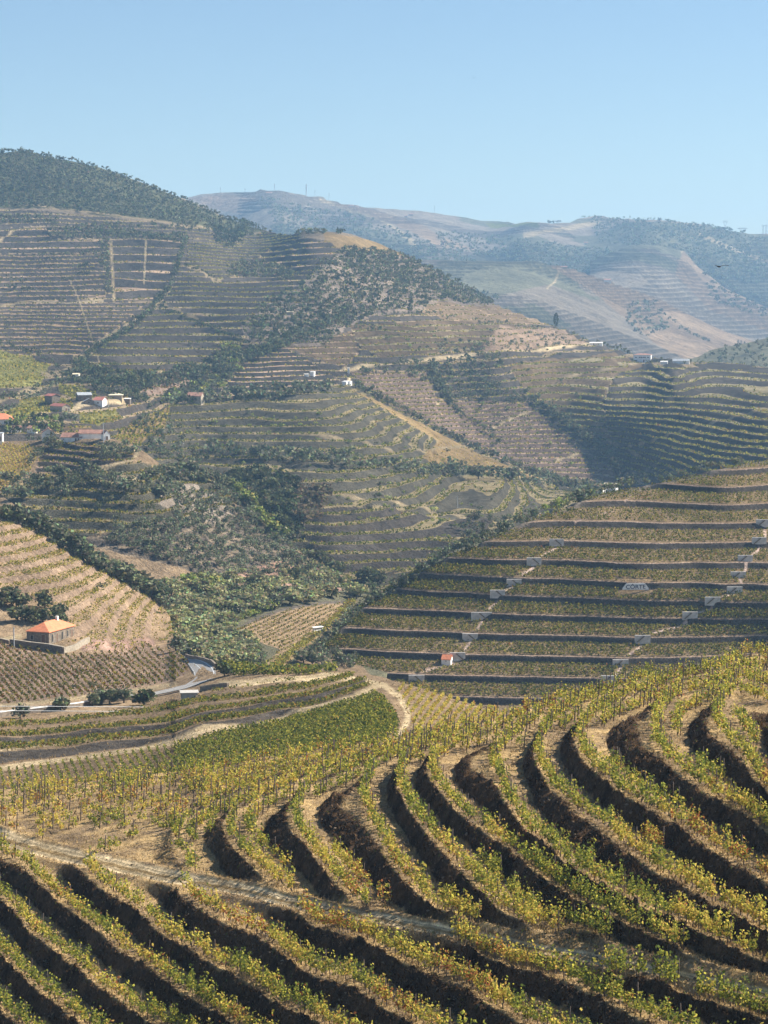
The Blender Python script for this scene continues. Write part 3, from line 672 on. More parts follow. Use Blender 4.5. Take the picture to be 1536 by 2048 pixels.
HPAR = [
 ([(-150,410),(120,424),(430,458),(560,470),(800,505),(1100,640),(1700,740),(1700,1000),(-150,950)], 4.4, (GREYG + PINK) * .52, DSCHIST * 1.1),
 ([(-150,450),(90,452),(105,475),(205,478),(205,502),(-150,508)], 6.5, PINK * 1.05, DSCHIST),
 ([(-150,508),(205,505),(212,590),(130,600),(-150,600)], 3.8, PINK * .85, DSCHIST),
 ([(222,478),(370,480),(355,540),(325,580),(310,600),(228,602)], 7.5, PINK * 1.1, DSCHIST),
 ([(-150,600),(290,605),(240,650),(165,700),(140,715),(-150,690)], 2.7, PINK * .95, DSCHIST * 1.1),
 ([(378,485),(560,465),(605,470),(520,530),(440,560),(375,530)], 3.6, GREYG * 1.1, DSCHIST),
 ([(612,475),(690,485),(672,510),(620,550),(560,545),(500,525),(545,495)], 6.0, PINK * .95, DSCHIST),
 ([(645,462),(740,480),(800,505),(850,530),(760,520),(690,500),(650,480)], 0, STRAW * .6, SOIL),
 ([(330,590),(370,545),(430,565),(560,565),(590,580),(500,640),(470,660),(400,625)], 4.4, GREYG * 1.15, DSCHIST),
 ([(150,725),(320,612),(400,645),(480,680),(470,700),(380,730),(280,750),(200,745)], 4.2, GREYG * 1.15, DSCHIST),
 ([(-150,695),(0,700),(60,712),(100,728),(82,765),(-150,785)], 0, YGREEN * .6 + STRAW * .12, SOIL),
 ([(0,830),(60,790),(125,795),(150,810),(90,830),(20,845)], 0, YGREEN * .45 + STRAW * .12, SOIL),
 ([(115,768),(190,780),(200,792),(150,790),(118,780)], 0, YGREEN * .5 + STRAW * .12, SOIL),
 ([(160,825),(230,820),(245,832),(200,850),(160,845)], 0, YGREEN * .45 + STRAW * .12, SOIL),
 ([(120,850),(180,852),(200,868),(130,872)], 1.8, STRAW * .6, SOIL * .7),
 ([(280,780),(360,735),(430,718),(442,735),(380,765),(300,790)], 0, PINK * .95, SOIL),
 ([(500,708),(560,690),(600,710),(680,760),(650,778),(440,783)], 2.8, PINK * 1.3, DSCHIST * .8),
 ([(560,690),(640,670),(705,660),(720,700),(690,735),(640,720)], 3.6, PINK * 1.0, SOIL * .7),
 ([(700,650),(860,640),(1060,640),(1100,660),(1000,690),(760,715),(720,690)], 4.0, GREYG * 1.2, SOIL * .6),
 ([(850,600),(1000,612),(1105,650),(900,640),(830,620)], 4, PINK * 1.0, SOIL),
 ([(700,742),(850,742),(870,790),(960,850),(1070,935),(1060,946),(900,870),(760,800)], 2.6, PINK * 1.15, PINK * .75),
 ([(905,800),(1050,803),(1160,888),(1240,950),(1180,985),(1070,938),(960,860)], 2.6, PINK * 1.1, PINK * .7),
 ([(1040,722),(1230,705),(1290,730),(1230,750),(1205,800),(1215,860),(1240,935),(1165,870),(1060,790),(1020,740)], 3.6, GREYG * 1.5, SOIL * .8),
 ([(1230,750),(1290,728),(1536,745),(1700,755),(1700,920),(1400,955),(1262,960),(1215,860),(1208,800)], 3.1, GREYG * 1.3, DSCHIST)]
HL.C[:] = (GREYG + PINK) * .5
HPAR = [(a, b, np.array(c) * .8 + STRAW * .32, np.array(d) * .8) if b else (a, b, c, d) for a, b, c, d in HPAR]
HL.parcels(HPAR, 0.7, 90)
HL.terrace(0.55, 0.9, 0.68); HL.rough(1.0, 22)
HL.M[pip(HL.U, HL.V, [(690,500),(790,505),(1000,612),(840,622),(700,650),(560,690),(480,650),(560,590),(650,520)])] *= .3
scrub = [(690,500),(790,505),(860,535),(920,570),(1000,612),(940,612),(880,600),(840,620),(760,625),(700,650),(640,690),(560,690),(500,690),(480,650),(560,590),(620,550),(650,520)]
HL.C[pip(HL.U, HL.V, scrub) ] = ROCK * .9 + PINK * .25
forest = [(-150,300),(40,302),(100,312),(200,335),(280,365),(350,392),(450,435),(540,460),(480,470),(400,455),(300,440),(200,432),(120,418),(-150,412)]
_f = pip(HL.U, HL.V, forest); HL.C[_f] = ROCK * .25 + GREEN * .6
HL.C[pip(HL.U, HL.V, [(1000,650),(1120,655),(1180,690),(1100,695),(960,700)])] = PINK * .7 + STRAW * .2
for tl, w_, k_ in (
   ([(680,737),(760,728),(840,718),(940,708),(1020,698),(1060,702),(1150,690),(1190,686)], 3.2, 1.35),
   ([(145,722),(200,680),(260,645),(315,608),(325,596),(340,575)], 3.2, 1.0), ([(318,598),(335,612),(400,640),(440,660),(500,685)], 5, .55),
   ([(365,530),(400,538),(430,560),(440,562)], 4, .8), ([(0,402),(120,418),(240,432),(340,445),(430,458)], 2.5, .8),
   ([(80,745),(125,742),(135,735),(165,745)], 3, .9), ([(0,800),(60,780),(120,768)], 8, .8),
   ([(-50,846),(50,838),(90,825),(130,818),(170,806),(255,800)], 5, 1.35), ([(975,862),(1020,838),(1075,818)], 2.5, 1.2), ([(1110,922),(1165,903)], 2.5, 1.2),
   ([(875,808),(885,798)], 3, 1.2), ([(1050,765),(1230,735),(1290,722)], 2, 1.0), ([(205,740),(155,590),(140,560)], .5, 1.0),
   ([(1365,945),(1300,920),(1215,880)], 2.5, .7), ([(1250,895),(1400,850),(1536,815)], 2.5, .7),
   ([(205,600),(140,605),(60,600),(0,612)], 3, .9), ([(222,480),(228,602)], 4, .8), ([(292,482),(288,565)], 1.8, 1.2), ([(0,478),(20,465),(40,455)], 2, 1.2), ([(695,768),(700,755),(690,750)], 4, 1.8)):
    HL.track(tl, w_, TRACK * k_ * .72, 1.5)
HL.colvar(0.5, 45); HL.colvar(0.25, 14)
HL.build(M['g_far'], back=((15, -3), (60, -20), (200, -90), (400, -190)))

# ------------------------------------------------------------ 8. far hills
def contours_far(L_, step, c1, c2, warp=.8, ws=200):
    L_.S = L_.Z / step + warp * fbm(L_.X, L_.Y, ws, 3, 5); L_.A[:] = step
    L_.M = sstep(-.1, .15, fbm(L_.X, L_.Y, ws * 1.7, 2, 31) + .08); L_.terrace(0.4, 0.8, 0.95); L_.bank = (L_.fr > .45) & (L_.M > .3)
JL = Layer('side_hill', 1370, 1860, 2, [(1370,722),(1420,703),(1450,694),(1480,687),(1536,676),(1700,650)], [(1370,750),(1536,765),(1700,775)], 2,
           dctl=[(1370,722,2250),(1480,687,2350),(1536,676,2350),(1650,655,2350),(1400,760,2150),(1536,760,2050),(1650,760,2000)])
JL.Zt = JL.Z.copy(); JL.rough(4, 60); JL.C[:] = GREYG * 1.1; JL.colvar(.5, 60); JL.build(M['g_far'], back=((20, -6), (100, -50)))
I2 = Layer('distant_spur', 600, 1860, 2, [(600,575),(680,545),(760,522),(830,518),(900,520),(1050,522),(1140,535),(1215,560),(1270,580),(1320,600),(1360,622),(1400,640),(1450,662),(1500,680),(1700,740)], [(600,620),(800,640),(1000,720),(1200,760),(1420,770),(1700,775)], 1.7,
           dctl=[(600,575,3650),(760,520,3750),(900,520,3750),(1050,520,3800),(1215,560,3850),(1320,600,3850),(1500,680,3800),(1650,720,3750),(700,600,3450),(900,600,3250),(1050,600,3300),(1150,590,3550),(1000,680,2900),(1150,660,3150),(1250,640,3500),(1200,740,2800),(1330,680,3400),(1400,740,3100),(800,640,3100)])
contours_far(I2, 5.5, 0, 0, .8, 200); I2.rough(6, 120, 5); I2.C[:] = PINK * .45 + GREYG * .45 + .03  # even lift puts some distance haze into the ground colour
_t = fbm(I2.X, I2.Y, 300, 4, 41) ; I2.C[_t > .18] = GREYG * .95; I2.C[pip(I2.U, I2.V, [(760,530),(1080,530),(1130,560),(960,600),(700,620),(640,580)])] = GREYG * 1.1
for tl in ([(1215,562),(1195,585),(1210,592)], [(1320,602),(1345,608),(1300,650),(1340,652)], [(1430,650),(1450,640)], [(1120,540),(1110,560),(1095,575)], [(1215,592),(1260,602)]): I2.track(tl, 2, TRACK * .85, 2)
I2.C[pip(I2.U, I2.V, [(1080,520),(1140,530),(1330,600),(1500,680),(1700,750),(1500,780),(1330,700),(1250,640),(1180,580)])] = STRAW * .3 + PINK * .5  # right flank tinted tan: its sunlight put into the colour
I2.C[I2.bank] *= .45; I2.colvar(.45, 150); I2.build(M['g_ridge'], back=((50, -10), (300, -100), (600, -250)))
I3 = Layer('distant_slope', 1180, 1860, 2, [(1180,520),(1260,492),(1320,490),(1370,503),(1400,535),(1450,575),(1500,600),(1536,618),(1700,680)], [(1180,560),(1300,610),(1500,700),(1700,760)], 1.8,
           dctl=[(1180,520,4500),(1300,490,4650),(1370,503,4700),(1450,575,4500),(1536,620,4400),(1650,665,4400),(1200,550,4250),(1300,560,4200),(1350,600,4150),(1450,660,4000),(1536,690,4050),(1300,610,4000)])
contours_far(I3, 8, 0, 0); I3.rough(7, 140, 5); I3.C[:] = PINK * .45 + GREYG * .45 + .03; _t = fbm(I3.X, I3.Y, 260, 4, 43); I3.C[_t > .12] = GREYG * .95  # slope base lightened too, haze painted into it
I3.track([(1365,503),(1380,530),(1400,548),(1450,585),(1536,635)], 3, TRACK * .85, 3)
I3.C[pip(I3.U, I3.V, [(1365,500),(1400,530),(1536,615),(1700,680),(1600,690),(1420,620),(1350,550)])] = STRAW * .28 + PINK * .5  # sunlit flank of this slope painted tan as well
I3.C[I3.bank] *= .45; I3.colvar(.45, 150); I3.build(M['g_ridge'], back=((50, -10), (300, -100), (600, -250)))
ITOP = [(330,404),(370,395),(400,388),(450,384),(480,383),(500,380),(520,377),(545,378),(560,382),(600,387),(640,392),(660,400),(700,408),(760,414),(800,419),(860,424),(900,430),(960,441),(1040,443),(1100,446),(1140,446),(1160,440),(1190,435),(1250,437),(1330,441),(1390,443),(1420,448),(1440,457),(1470,462),(1500,466),(1536,468),(1700,478)]
I1 = Layer('distant_ridge', 330, 1860, 2, ITOP, [(330,430),(560,500),(760,560),(1000,560),(1250,600),(1450,640),(1700,700)], 1.6,
  dctl=[(330,404,5300),(400,388,5300),(520,378,5300),(700,408,5400),(800,420,5500),(1000,443,5600),(1180,436,5500),(1390,443,5300),(1536,468,5200),(1680,478,5200),(430,440,5100),(560,440,4800),(640,430,5100),(560,500,4600),(700,500,4500),(760,460,4900),(860,490,4600),(880,450,5250),(960,520,4600),(1050,490,4700),(1150,480,5000),(1250,520,4700),(1300,470,4900),(1420,500,4900),(1380,600,4700),(1536,540,4900),(1536,640,4700),(760,560,4300),(1000,560,4400),(1250,590,4500)])
contours_far(I1, 9, 0, 0); I1.rough(9, 160, 5); I1.C[:] = PINK * .5 + GREYG * .45 + .03  # ridge base lifted paler: distance haze put into the colour
_t = fbm(I1.X, I1.Y, 330, 4, 47) + 0.25 * (pip(I1.U, I1.V, [(520,410),(740,440),(900,520),(1100,560),(700,560),(560,500)]) * 1.0) + .3 * (pip(I1.U, I1.V, [(1180,440),(1440,450),(1536,480),(1536,560),(1330,520),(1200,500),(860,480),(900,460)]) * 1.0)
I1.C[_t > .2] = GREYG * .9
I1.C[pip(I1.U, I1.V, [(970,445),(1075,445),(1080,455),(980,453)])] = YGREEN * .6
for tl in ([(700,425),(790,430),(830,455),(900,490)], [(1400,470),(1536,520)], [(1050,470),(1200,445)], [(400,410),(480,420)], [(640,398),(760,440),(850,500)]): I1.track(tl, 3, TRACK * .8, 4)
I1.C[pip(I1.U, I1.V, [(1060,500),(1200,500),(1370,540),(1536,600),(1536,660),(1330,620),(1140,540)])] = GREYG * .85
I1.C[pip(I1.U, I1.V, [(690,405),(800,432),(900,480),(960,500),(880,490),(760,440),(660,405)])] = STRAW * .28 + PINK * .5
I1.C[pip(I1.U, I1.V, [(380,395),(500,385),(520,400),(480,430),(400,410)])] = STRAW * .2 + PINK * .6
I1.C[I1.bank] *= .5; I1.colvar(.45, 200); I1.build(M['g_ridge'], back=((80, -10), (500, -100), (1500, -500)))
gr = mesh_np('ground', [(-30000, -300, -141), (30000, -300, -141), (30000, 40000, -141), (-30000, 40000, -141)], [(0, 1, 2, 3)], M['g_ridge'], [tuple(GREYG)] * 4)
tag(gr, kind='structure')
#--VEG--
# ------------------------------------------------------------ vines and posts
def inframe(u, v, m=6): return (u > -m) & (u < 1536 + m) & (v > 0) & (v < 2048 + m)
ORD = ['', 'first', 'second', 'third', 'fourth', 'fifth', 'sixth', 'seventh', 'eighth', 'ninth', 'tenth', 'eleventh']
def row_phrase(lv, isbelow):
    if isbelow:
        k_ = int(round(-lv)) - 1
        return 'along the lower edge of the track' if k_ <= 1 else 'in the %s row below the track' % ORD[min(k_, 11)]
    k_ = int(math.ceil(lv)) + 2
    return 'in the %s row above the track' % ORD[max(1, min(k_, 11))]
VN = dict(green=(0.48, 0.25, 0.05, 0.45, 0.01, 0.01), yellow=(0.10, 0.30, 0.46, 0.06, 0.04, 0.12), mixed=(0.30, 0.32, 0.18, 0.2, 0.03, 0.05), red=(0.10, 0.18, 0.2, 0.10, 0.34, 0.2))
VWORD = dict(green='green leafy grapevine', yellow='yellowing autumn grapevine', mixed='yellow-green grapevine', red='red and gold grapevine')
def upos(u): return ('far left', 'left', 'left of centre', 'centre', 'right of centre', 'right', 'far right')[int(np.clip(u / 220, 0, 6))]
def foliage_pts(r, n):
    c = np.empty((n, 3)); t = r.random(n)
    shoots = r.integers(0, 9, n); sx = r.normal(size=9) * 0.27; sy = r.normal(size=9) * 0.17; hh = 0.45 + 0.95 * r.random(9) ** 1.4
    c[:, 0] = sx[shoots] + r.normal(size=n) * 0.10; c[:, 1] = sy[shoots] + r.normal(size=n) * 0.10
    c[:, 2] = 0.42 + t * hh[shoots] + r.normal(size=n) * 0.05
    return c
def tube(pts, rad, k=5):
    V, F = [], []
    for i, (p, q) in enumerate(zip(pts, rad)):
        for a in range(k):
            an = 2 * math.pi * a / k; V.append((p[0] + q * math.cos(an), p[1] + q * math.sin(an), p[2]))
    for i in range(len(pts) - 1):
        for a in range(k):
            b = (a + 1) % k; F.append((i * k + a, i * k + b, (i + 1) * k + b, (i + 1) * k + a))
    return V, F
vine_var = []
for kind in ('green', 'yellow', 'mixed', 'red'):
    for q in range(4):
        r = np.random.default_rng(100 + len(vine_var)); L_ = Leaves(); n = 150
        L_.add(foliage_pts(r, n), 0.05 + 0.07 * r.random(n), vine_cols(n, r, VN[kind]))
        v_, f_, k_ = L_.arrays(r)
        tv, tf = tube([(0, 0, -0.15), (0.04, 0.02, 0.25), (-0.03, 0.03, 0.5), (0.05, 0, 0.75)], [0.05, 0.04, 0.035, 0.02])
        vine_var.append((kind, v_, f_, k_, tv, tf))
dist = np.hypot(FV[:, 0], FV[:, 1])
isb = FVv > interp_line(PATH, FU)
r_ = np.random.default_rng(5)
kn_ = 0.5 + 0.9 * fbm(FV[:, 0], FV[:, 1], 9, 3, 21)
kinds = np.where(kn_ > 0.74, 'red', np.where(kn_ > 0.50, 'yellow', np.where(kn_ > 0.38, 'mixed', 'green')))
flip = r_.random(len(FV)) < 0.25; kinds[flip] = 'mixed'
top_green = (FVv < 1560) & (r_.random(len(FV)) < 0.6) & (FU > 800); kinds[top_green] = 'mixed'
fr_ = inframe(FU, FVv, 10); idx = np.where(fr_)[0]; order = idx[np.argsort(dist[idx])][:300]; chosen = set(order.tolist())
def ordw(n): return (ORD + ['twelfth'])[n] if n <= 12 else '%d%s' % (n, 'th' if 10 < n % 100 < 14 else {1: 'st', 2: 'nd', 3: 'rd'}.get(n % 10, 'th'))
ROWN = {}
for side in (True, False):
    lv_ = sorted({float(FL[i]) for i in order if isb[i] == side}, reverse=side)
    for n_, l_ in enumerate(lv_): ROWN[(side, l_)] = ordw(n_ + 1) + (' row below' if side else ' row above') + ' the track'
RANK = {}
for (side, l_) in ROWN:
    ii = idx[(isb[idx] == side) & (FL[idx] == l_)]; ii = ii[np.argsort(-FU[ii])]
    for n_, j in enumerate(ii): RANK[int(j)] = ordw(n_ + 1)
protos = {}
for i in order:
    kd = str(kinds[i]); q = int(r_.integers(0, 4)); key = (kd, q)
    p = FV[i]; ph = row_phrase(FL[i], isb[i]); sc = 0.85 + 0.35 * r_.random(); rz = r_.random() * 6.28
    lab = VWORD[kd] + ', ' + RANK[int(i)] + ' from the right end of the ' + ROWN[(bool(isb[i]), float(FL[i]))]; grp = 'grapevines trained in rows on the near terraces'
    if key not in protos:
        kk_, v_, f_, k_, tv, tf = vine_var[['green', 'yellow', 'mixed', 'red'].index(kd) * 4 + q]
        e = empty('grapevine', p, rz); t1 = mesh_np('trunk', tv, tf, M['bark'], parent=e); t2 = mesh_np('foliage', v_, f_, M['leaf'], np.clip(k_, 0, 1), parent=e)
        protos[key] = (e, t1, t2)
    else:
        e0, a0, b0 = protos[key]
        e = e0.copy(); link(e)
        for ch in (a0, b0):
            c = ch.copy(); link(c); c.parent = e
    e.location = p; e.rotation_euler = (0, 0, rz); e.scale = (sc, sc, sc * (0.9 + 0.3 * r_.random())); tag(e, lab, 'grapevine', grp)
rest = np.array([i for i in range(len(FV)) if i not in chosen])
trunkV, trunkF = [], []
for kd in VN:
    ii = rest[kinds[rest] == kd]
    if not len(ii): continue
    n = 66; r = np.random.default_rng(11)
    base = np.repeat(FV[ii], n, 0); c = np.concatenate([foliage_pts(np.random.default_rng(1000 + j), n) for j in range(40)])
    c = c.reshape(40, n, 3)[r.integers(0, 40, len(ii))]
    a = r.random(len(ii)) * 6.28; ca, sa = np.cos(a)[:, None], np.sin(a)[:, None]
    hs_ = (0.8 + 0.45 * r.random(len(ii)))[:, None]
    leftw = ((FU[ii] < 500) & (FVv[ii] > 1590) & (FVv[ii] < 1700) & ~isb[ii])
    hs_[leftw] *= 0.8
    cc = np.stack([c[..., 0] * ca - c[..., 1] * sa, c[..., 0] * sa + c[..., 1] * ca, c[..., 2] * hs_], -1).reshape(-1, 3)
    keepm = np.repeat(~leftw | (r.random(len(ii)) < 0.75), n)
    vine_rest.add((base + cc)[keepm], (0.075 + 0.075 * r.random(len(cc)))[keepm], vine_cols(len(cc), r, VN[kd])[keepm])
# trunks of the remaining vines as thin crossed blades
tb = Leaves(); pt = FV[rest].copy(); pt[:, 2] += 0.3
tb.add(pt, 0.38, (0.07, 0.05, 0.035), up=1.0)
# posts
ps = []
for lv in sorted(set(FL.tolist())):
    ii = np.where(FL == lv)[0]
    ii = ii[thin(FV[ii], FL[ii], 4.3)]
    ps += ii.tolist()
ps = np.array(ps); ps2 = np.where((FVv < 1640) & (r_.random(len(FV)) < 0.38) & ~isb)[0]; ps = np.unique(np.r_[ps, ps2])
ps = ps[inframe(FU[ps], FVv[ps], 20)]
po = ps[np.argsort(dist[ps])]
def post_geo(r):
    t = r.normal(size=2) * 0.05
    return tube([(0, 0, -0.3), (t[0] * .5, t[1] * .5, 0.8), (t[0], t[1], 1.75), (t[0], t[1], 1.76)], [0.045, 0.042, 0.038, 0.001], 6)
pvar = []; POSTS = []
for n_, i in enumerate(po[:300]):
    p = FV[i] + np.array((0.25, 0.1, 0))
    if len(pvar) < 5:
        tv, tf = post_geo(np.random.default_rng(n_)); o = mesh_np('vineyard_post', tv, tf, M['post']); pvar.append(o)
    else: o = link(pvar[n_ % 5].copy())
    o.location = p; o.rotation_euler = (0, 0, r_.random() * 6.28); s_ = .85 + .3 * r_.random(); o.scale = (s_, s_, s_)
    POSTS.append((float(FL[i]), bool(isb[i]), float(FU[i]), o)); tag(o, 'dark stake ' + row_phrase(FL[i], isb[i]) + ', ' + upos(FU[i]), 'vineyard post', 'wooden stakes in the vine rows')
for key in {(a, b) for a, b, _, _ in POSTS}:
    g_ = sorted([(-u_, k_, o_) for k_, (a, b, u_, o_) in enumerate(POSTS) if (a, b) == key])
    rn = ROWN.get((key[1], key[0]), 'vine row at level %d' % 0)
    if (key[1], key[0]) not in ROWN: rn = ('%s row below' if key[1] else '%s row above') % ordw(len({x for (sd, x) in ROWN if sd == key[1]}) + 1 + sorted({a for a, b, _, _ in POSTS if b == key[1] and (b, a) not in ROWN}, reverse=key[1]).index(key[0])) + ' the track'
    for n_, (_, _, o_) in enumerate(g_): o_['label'] = 'thin dark wooden stake, ' + ordw(n_ + 1) + ' from the right in the ' + rn
pv_, pf_ = [], []
tv, tf = post_geo(np.random.default_rng(3)); tv = np.array(tv); tf = np.array(tf)
for i in po[300:]:
    pf_.append(tf + len(pv_) * len(tv)); pv_.append(tv * np.array((1.3, 1.3, .85 + .35 * r_.random())) + FV[i] + np.array((0.25, 0.1, 0)))
if pv_: tag(mesh_np('vineyard_posts', np.concatenate(pv_), np.concatenate(pf_), M['post']), 'thin dark wooden stakes standing among the far foreground vine rows', 'vineyard post', 'wooden stakes in the vine rows', kind='stuff')

# rows on the farther slopes
def field_rows(lay, fld, poly, levels, keep, n, size, h, w, dark=1.0, spread=0.25, z0=0.2, seed=0):
    m = pip(lay.U, lay.V, poly) if poly is not None else None
    u, v, l = lay.crossings(fld, levels, m)
    r = np.random.default_rng(seed + 50); k = r.random(len(u)) < keep
    if lay is CL:
        for ln in CLX: k &= pdist(u, v, ln) > 3.6
        k &= ~pip(u, v, [(1236,1164),(1306,1164),(1306,1198),(1236,1198)])
    u, v = u[k], v[k]
    if not len(u): return
    tuft(vine_rest, lay.at(u, v), n, spread, h, size, w, r, dark, z0)
def box(p): a = np.array(p); return a[:, 0].min(), a[:, 0].max(), a[:, 1].min(), a[:, 1].max()
gr_rows = []
for r0 in range(0, 22):
    gr_rows += [(16.5 + 15.1 * r0, 1538 - r0 * 2.6, r0), (22.5 + 15.1 * r0 + r0 * 1.9, 1572 - r0 * 1.1, r0)]
gr_rows += [(470,1458,30),(560,1510,30),(590,1428,40),(700,1490,40),(700,1402,50),(790,1455,50)]
rf = rbf(gr_rows, 1e-3)(ML.U, ML.V)
GRN = [(-150,1560),(0,1545),(137,1526),(342,1496),(450,1464),(560,1446),(700,1406),(748,1388),(768,1402),(790,1430),(795,1462),(700,1520),(400,1570),(-150,1640)]
field_rows(ML, rf, GRN, range(-12, 60), 0.85, 5, 0.16, 0.75, VN['green'], 0.72, 0.10, 0.25, 1)
field_rows(ML, rf, [(345,1496),(450,1464),(560,1446),(700,1406),(748,1388),(768,1402),(790,1430),(795,1462),(700,1520),(345,1570)], [x + .5 for x in range(20, 60)], 0.55, 5, 0.2, 0.8, VN['green'], 0.62, 0.15, 0.2, 2)
vf = (ML.U - 1.0 * (ML.V - 1300) + 6 * vnoise(ML.X / 15, ML.Y / 15)) / 15
field_rows(ML, vf, VY, range(-20, 40), 0.95, 4, 0.24, 0.8, (0.25, 0.2, 0.1, 0.35, 0.15, 0.15), 0.42, 0.14, 0.15, 3)
kf = (0.8 * ML.U + 0.6 * ML.V) / 15
field_rows(ML, kf, [(790,1372),(830,1374),(960,1414),(1060,1442),(1000,1465),(830,1468),(822,1430)], range(80, 130), 0.55, 4, 0.18, 0.7, VN['yellow'], 0.8, 0.12, 0.15, 4)
tf_ = np.where(terr, ML.S, 99.0)
for q in (0.42, 0.52, .62, 0.72, .82, 0.95):
    field_rows(ML, tf_, [(-150,1446),(0,1440),(200,1425),(380,1395),(430,1385),(700,1350),(745,1372),(560,1440),(0,1538)], [x + q for x in range(0, 4)], 0.42 if q > .5 else .2, 4, 0.22, 0.7, (0.3, 0.25, 0.1, 0.35, 0.04, 0.05), 0.52, 0.35, 0.1, 5)
bf = ML.V / 5.0 + 0.02 * ML.U
field_rows(ML, bf, [(445,1331),(560,1333),(695,1338),(640,1349),(470,1354)], range(200, 400), 0.8, 6, 0.3, 1.3, VN['green'], 0.75, 0.4, 0.2, 6)
for q in (0.32, 0.46, .60, 0.74, .88):
    field_rows(ML, np.where(pale, ML.S, 999.0), None, [x + q for x in range(-60, 0)], 0.3, 3, 0.24, 0.5, (0.3, 0.5, 0.15, 0.15, 0.0, 0.1), 0.62, 0.35, 0.05, 7)
for q in (.24, .36, .47, .58, .69, .80, .91):
    field_rows(CL, CL.S, None, [x + q for x in range(0, 14)], 0.55, 3, 0.28, 0.75, (0.4, 0.3, 0.12, 0.25, 0.03, 0.05), 0.5, 0.15, 0.1, 8)
ff = (0.42 * VL.U + 0.9 * VL.V) / 7.5
field_rows(VL, ff, FLAT, range(120, 260), 0.9, 3, 0.28, 0.7, (.4, .35, .15, .2, .02, .05), 0.5, 0.10, 0.15, 9)
ef = (EL.U - 0.55 * EL.V) / 7
field_rows(EL, ef, [(-10,886),(60,890),(75,910),(60,940),(0,985),(-20,985)], range(-120, 0), 0.8, 3, 0.35, 0.8, VN['yellow'], 0.8, 0.2, 0.2, 10)
for q, kp in ((0.05, .7), (0.3, .35)):
    field_rows(EL, np.where((EL.pid == 1) | (EL.pid == 2), EL.S, 999.), None, [x + q for x in range(-80, 0)], kp, 3, 0.4, 0.6, VN['mixed'], 0.5, 0.3, 0.1, 11)
    field_rows(FL_, np.where((FL_.pid == 0) | (FL_.pid == 3), FL_.S, 999.), None, [x + q for x in range(-80, 0)], kp, 3, 0.45, 0.8, VN['green'], 0.6, 0.4, 0.1, 12)
cf = (0.75 * FL_.U + 0.65 * FL_.V) / 7
field_rows(FL_, cf, [(225,870),(270,840),(340,812),(330,850),(300,875),(262,890),(235,886)], range(60, 200), 0.9, 3, 0.5, 0.8, VN['mixed'], 0.7, 0.2, 0.1, 13)
gf = (0.45 * FL_.U - 0.9 * FL_.V) / 6
field_rows(FL_, gf, [(705,782),(760,810),(870,868),(960,912),(1060,952),(990,942),(900,928),(840,913),(880,885),(820,850)], range(-160, 60), 0.5, 2, 0.4, 0.6, VN['yellow'], 0.7, 0.3, 0.1, 14)
for i in range(len(HPAR)):
    st = HPAR[i][1]
    if not st: continue
    for q, kp in (((0.0, 1.0), (0.25, .5)) if st < 5 else ((0.0, .8), (0.12, .6), (0.24, .6), (.34, .6))):
        hot_ = i in (5, 8, 9, 22, 23)
        field_rows(HL, np.where(HL.pid == i, HL.S, 999.), None, [x + q for x in range(-160, 60)], kp * (0.9 if hot_ else 0.4), 2, 0.6, 0.9, (0.35, 0.3, 0.12, 0.25, 0.02, 0.02), 0.6, 0.3, 0.1, 15)
def blanket(lay, poly, sp, size, h, w, dark, seed, n=2):
    x0, x1, y0, y1 = box(poly); r = np.random.default_rng(seed)
    u, v = np.meshgrid(np.arange(x0, x1, sp), np.arange(y0, y1, sp * .6)); u = u.ravel() + r.random(u.size) * sp; v = v.ravel() + r.random(v.size) * sp * .6
    k = pip(u, v, poly) & inframe(u, v, 40); 
    if k.any(): tuft(vine_rest, lay.at(u[k], v[k]), n, 0.5, h, size, w, r, dark, 0.1)
for i in (10, 11, 12, 13, 15): blanket(HL, HPAR[i][0], 4 if i < 15 else 5, 0.7, 0.7, (0.3, 0.6, 0.3, 0.1, 0, 0.05) if i < 15 else VN['red'], 0.62 if i < 15 else .5, 60 + i)
tag(vine_rest.build('grapevines', M['leaf']), 'rows of green and yellow vines covering the farther terraces', 'grapevine', 'grapevines trained in rows on the terraces', kind='stuff')

# dry grass and weeds
gl = Leaves(); r = np.random.default_rng(77)
n = 95000; u = r.uniform(-100, 1640, n); v = r.uniform(1310, 2120, n); tp = interp_line(CREST, u); k = (v > tp + 2) & (pdist(u, v, PATH) > 9); u, v = u[k], v[k]
p = FG.at(u, v); i_ = np.clip(((u - FG.u[0]) / 2).astype(int), 0, len(FG.u) - 1)
j_ = np.clip(((v - FG.top[i_]) / (FG.bot[i_] - FG.top[i_]) * (FG.n - 1)).astype(int), 0, FG.n - 1)
fr = FG.fr[i_, j_]; onbank = bankm[i_, j_, 0]
dens = 0.35 + 1.0 * np.clip(0.5 + 1.4 * fbm(p[:, 0], p[:, 1], 3, 3, 51), 0, 1); dens[(fr > .82)] += .5; dens[onbank > .5] *= 1.4
k = r.random(len(u)) < dens; p = p[k]; onbank = onbank[k]
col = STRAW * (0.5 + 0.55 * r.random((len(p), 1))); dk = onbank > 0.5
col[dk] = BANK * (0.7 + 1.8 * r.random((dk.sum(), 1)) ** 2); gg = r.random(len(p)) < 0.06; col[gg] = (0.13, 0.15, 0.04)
p[:, 2] += 0.08; gl.add(p, 0.10 + 0.14 * r.random(len(p)), col, up=0.8)
n = 16000; u = r.uniform(-100, 1060, n); v = r.uniform(1040, 1560, n); k = v > interp_line(MTOP, u) + 2; k &= pdist(u, v, ROADO) > 12; p = ML.at(u[k], v[k])
p[:, 2] += 0.15; gl.add(p, 0.18 + 0.25 * r.random(len(p)), (STRAW * .75) * (0.5 + 0.7 * r.random((len(p), 1))), up=0.6)
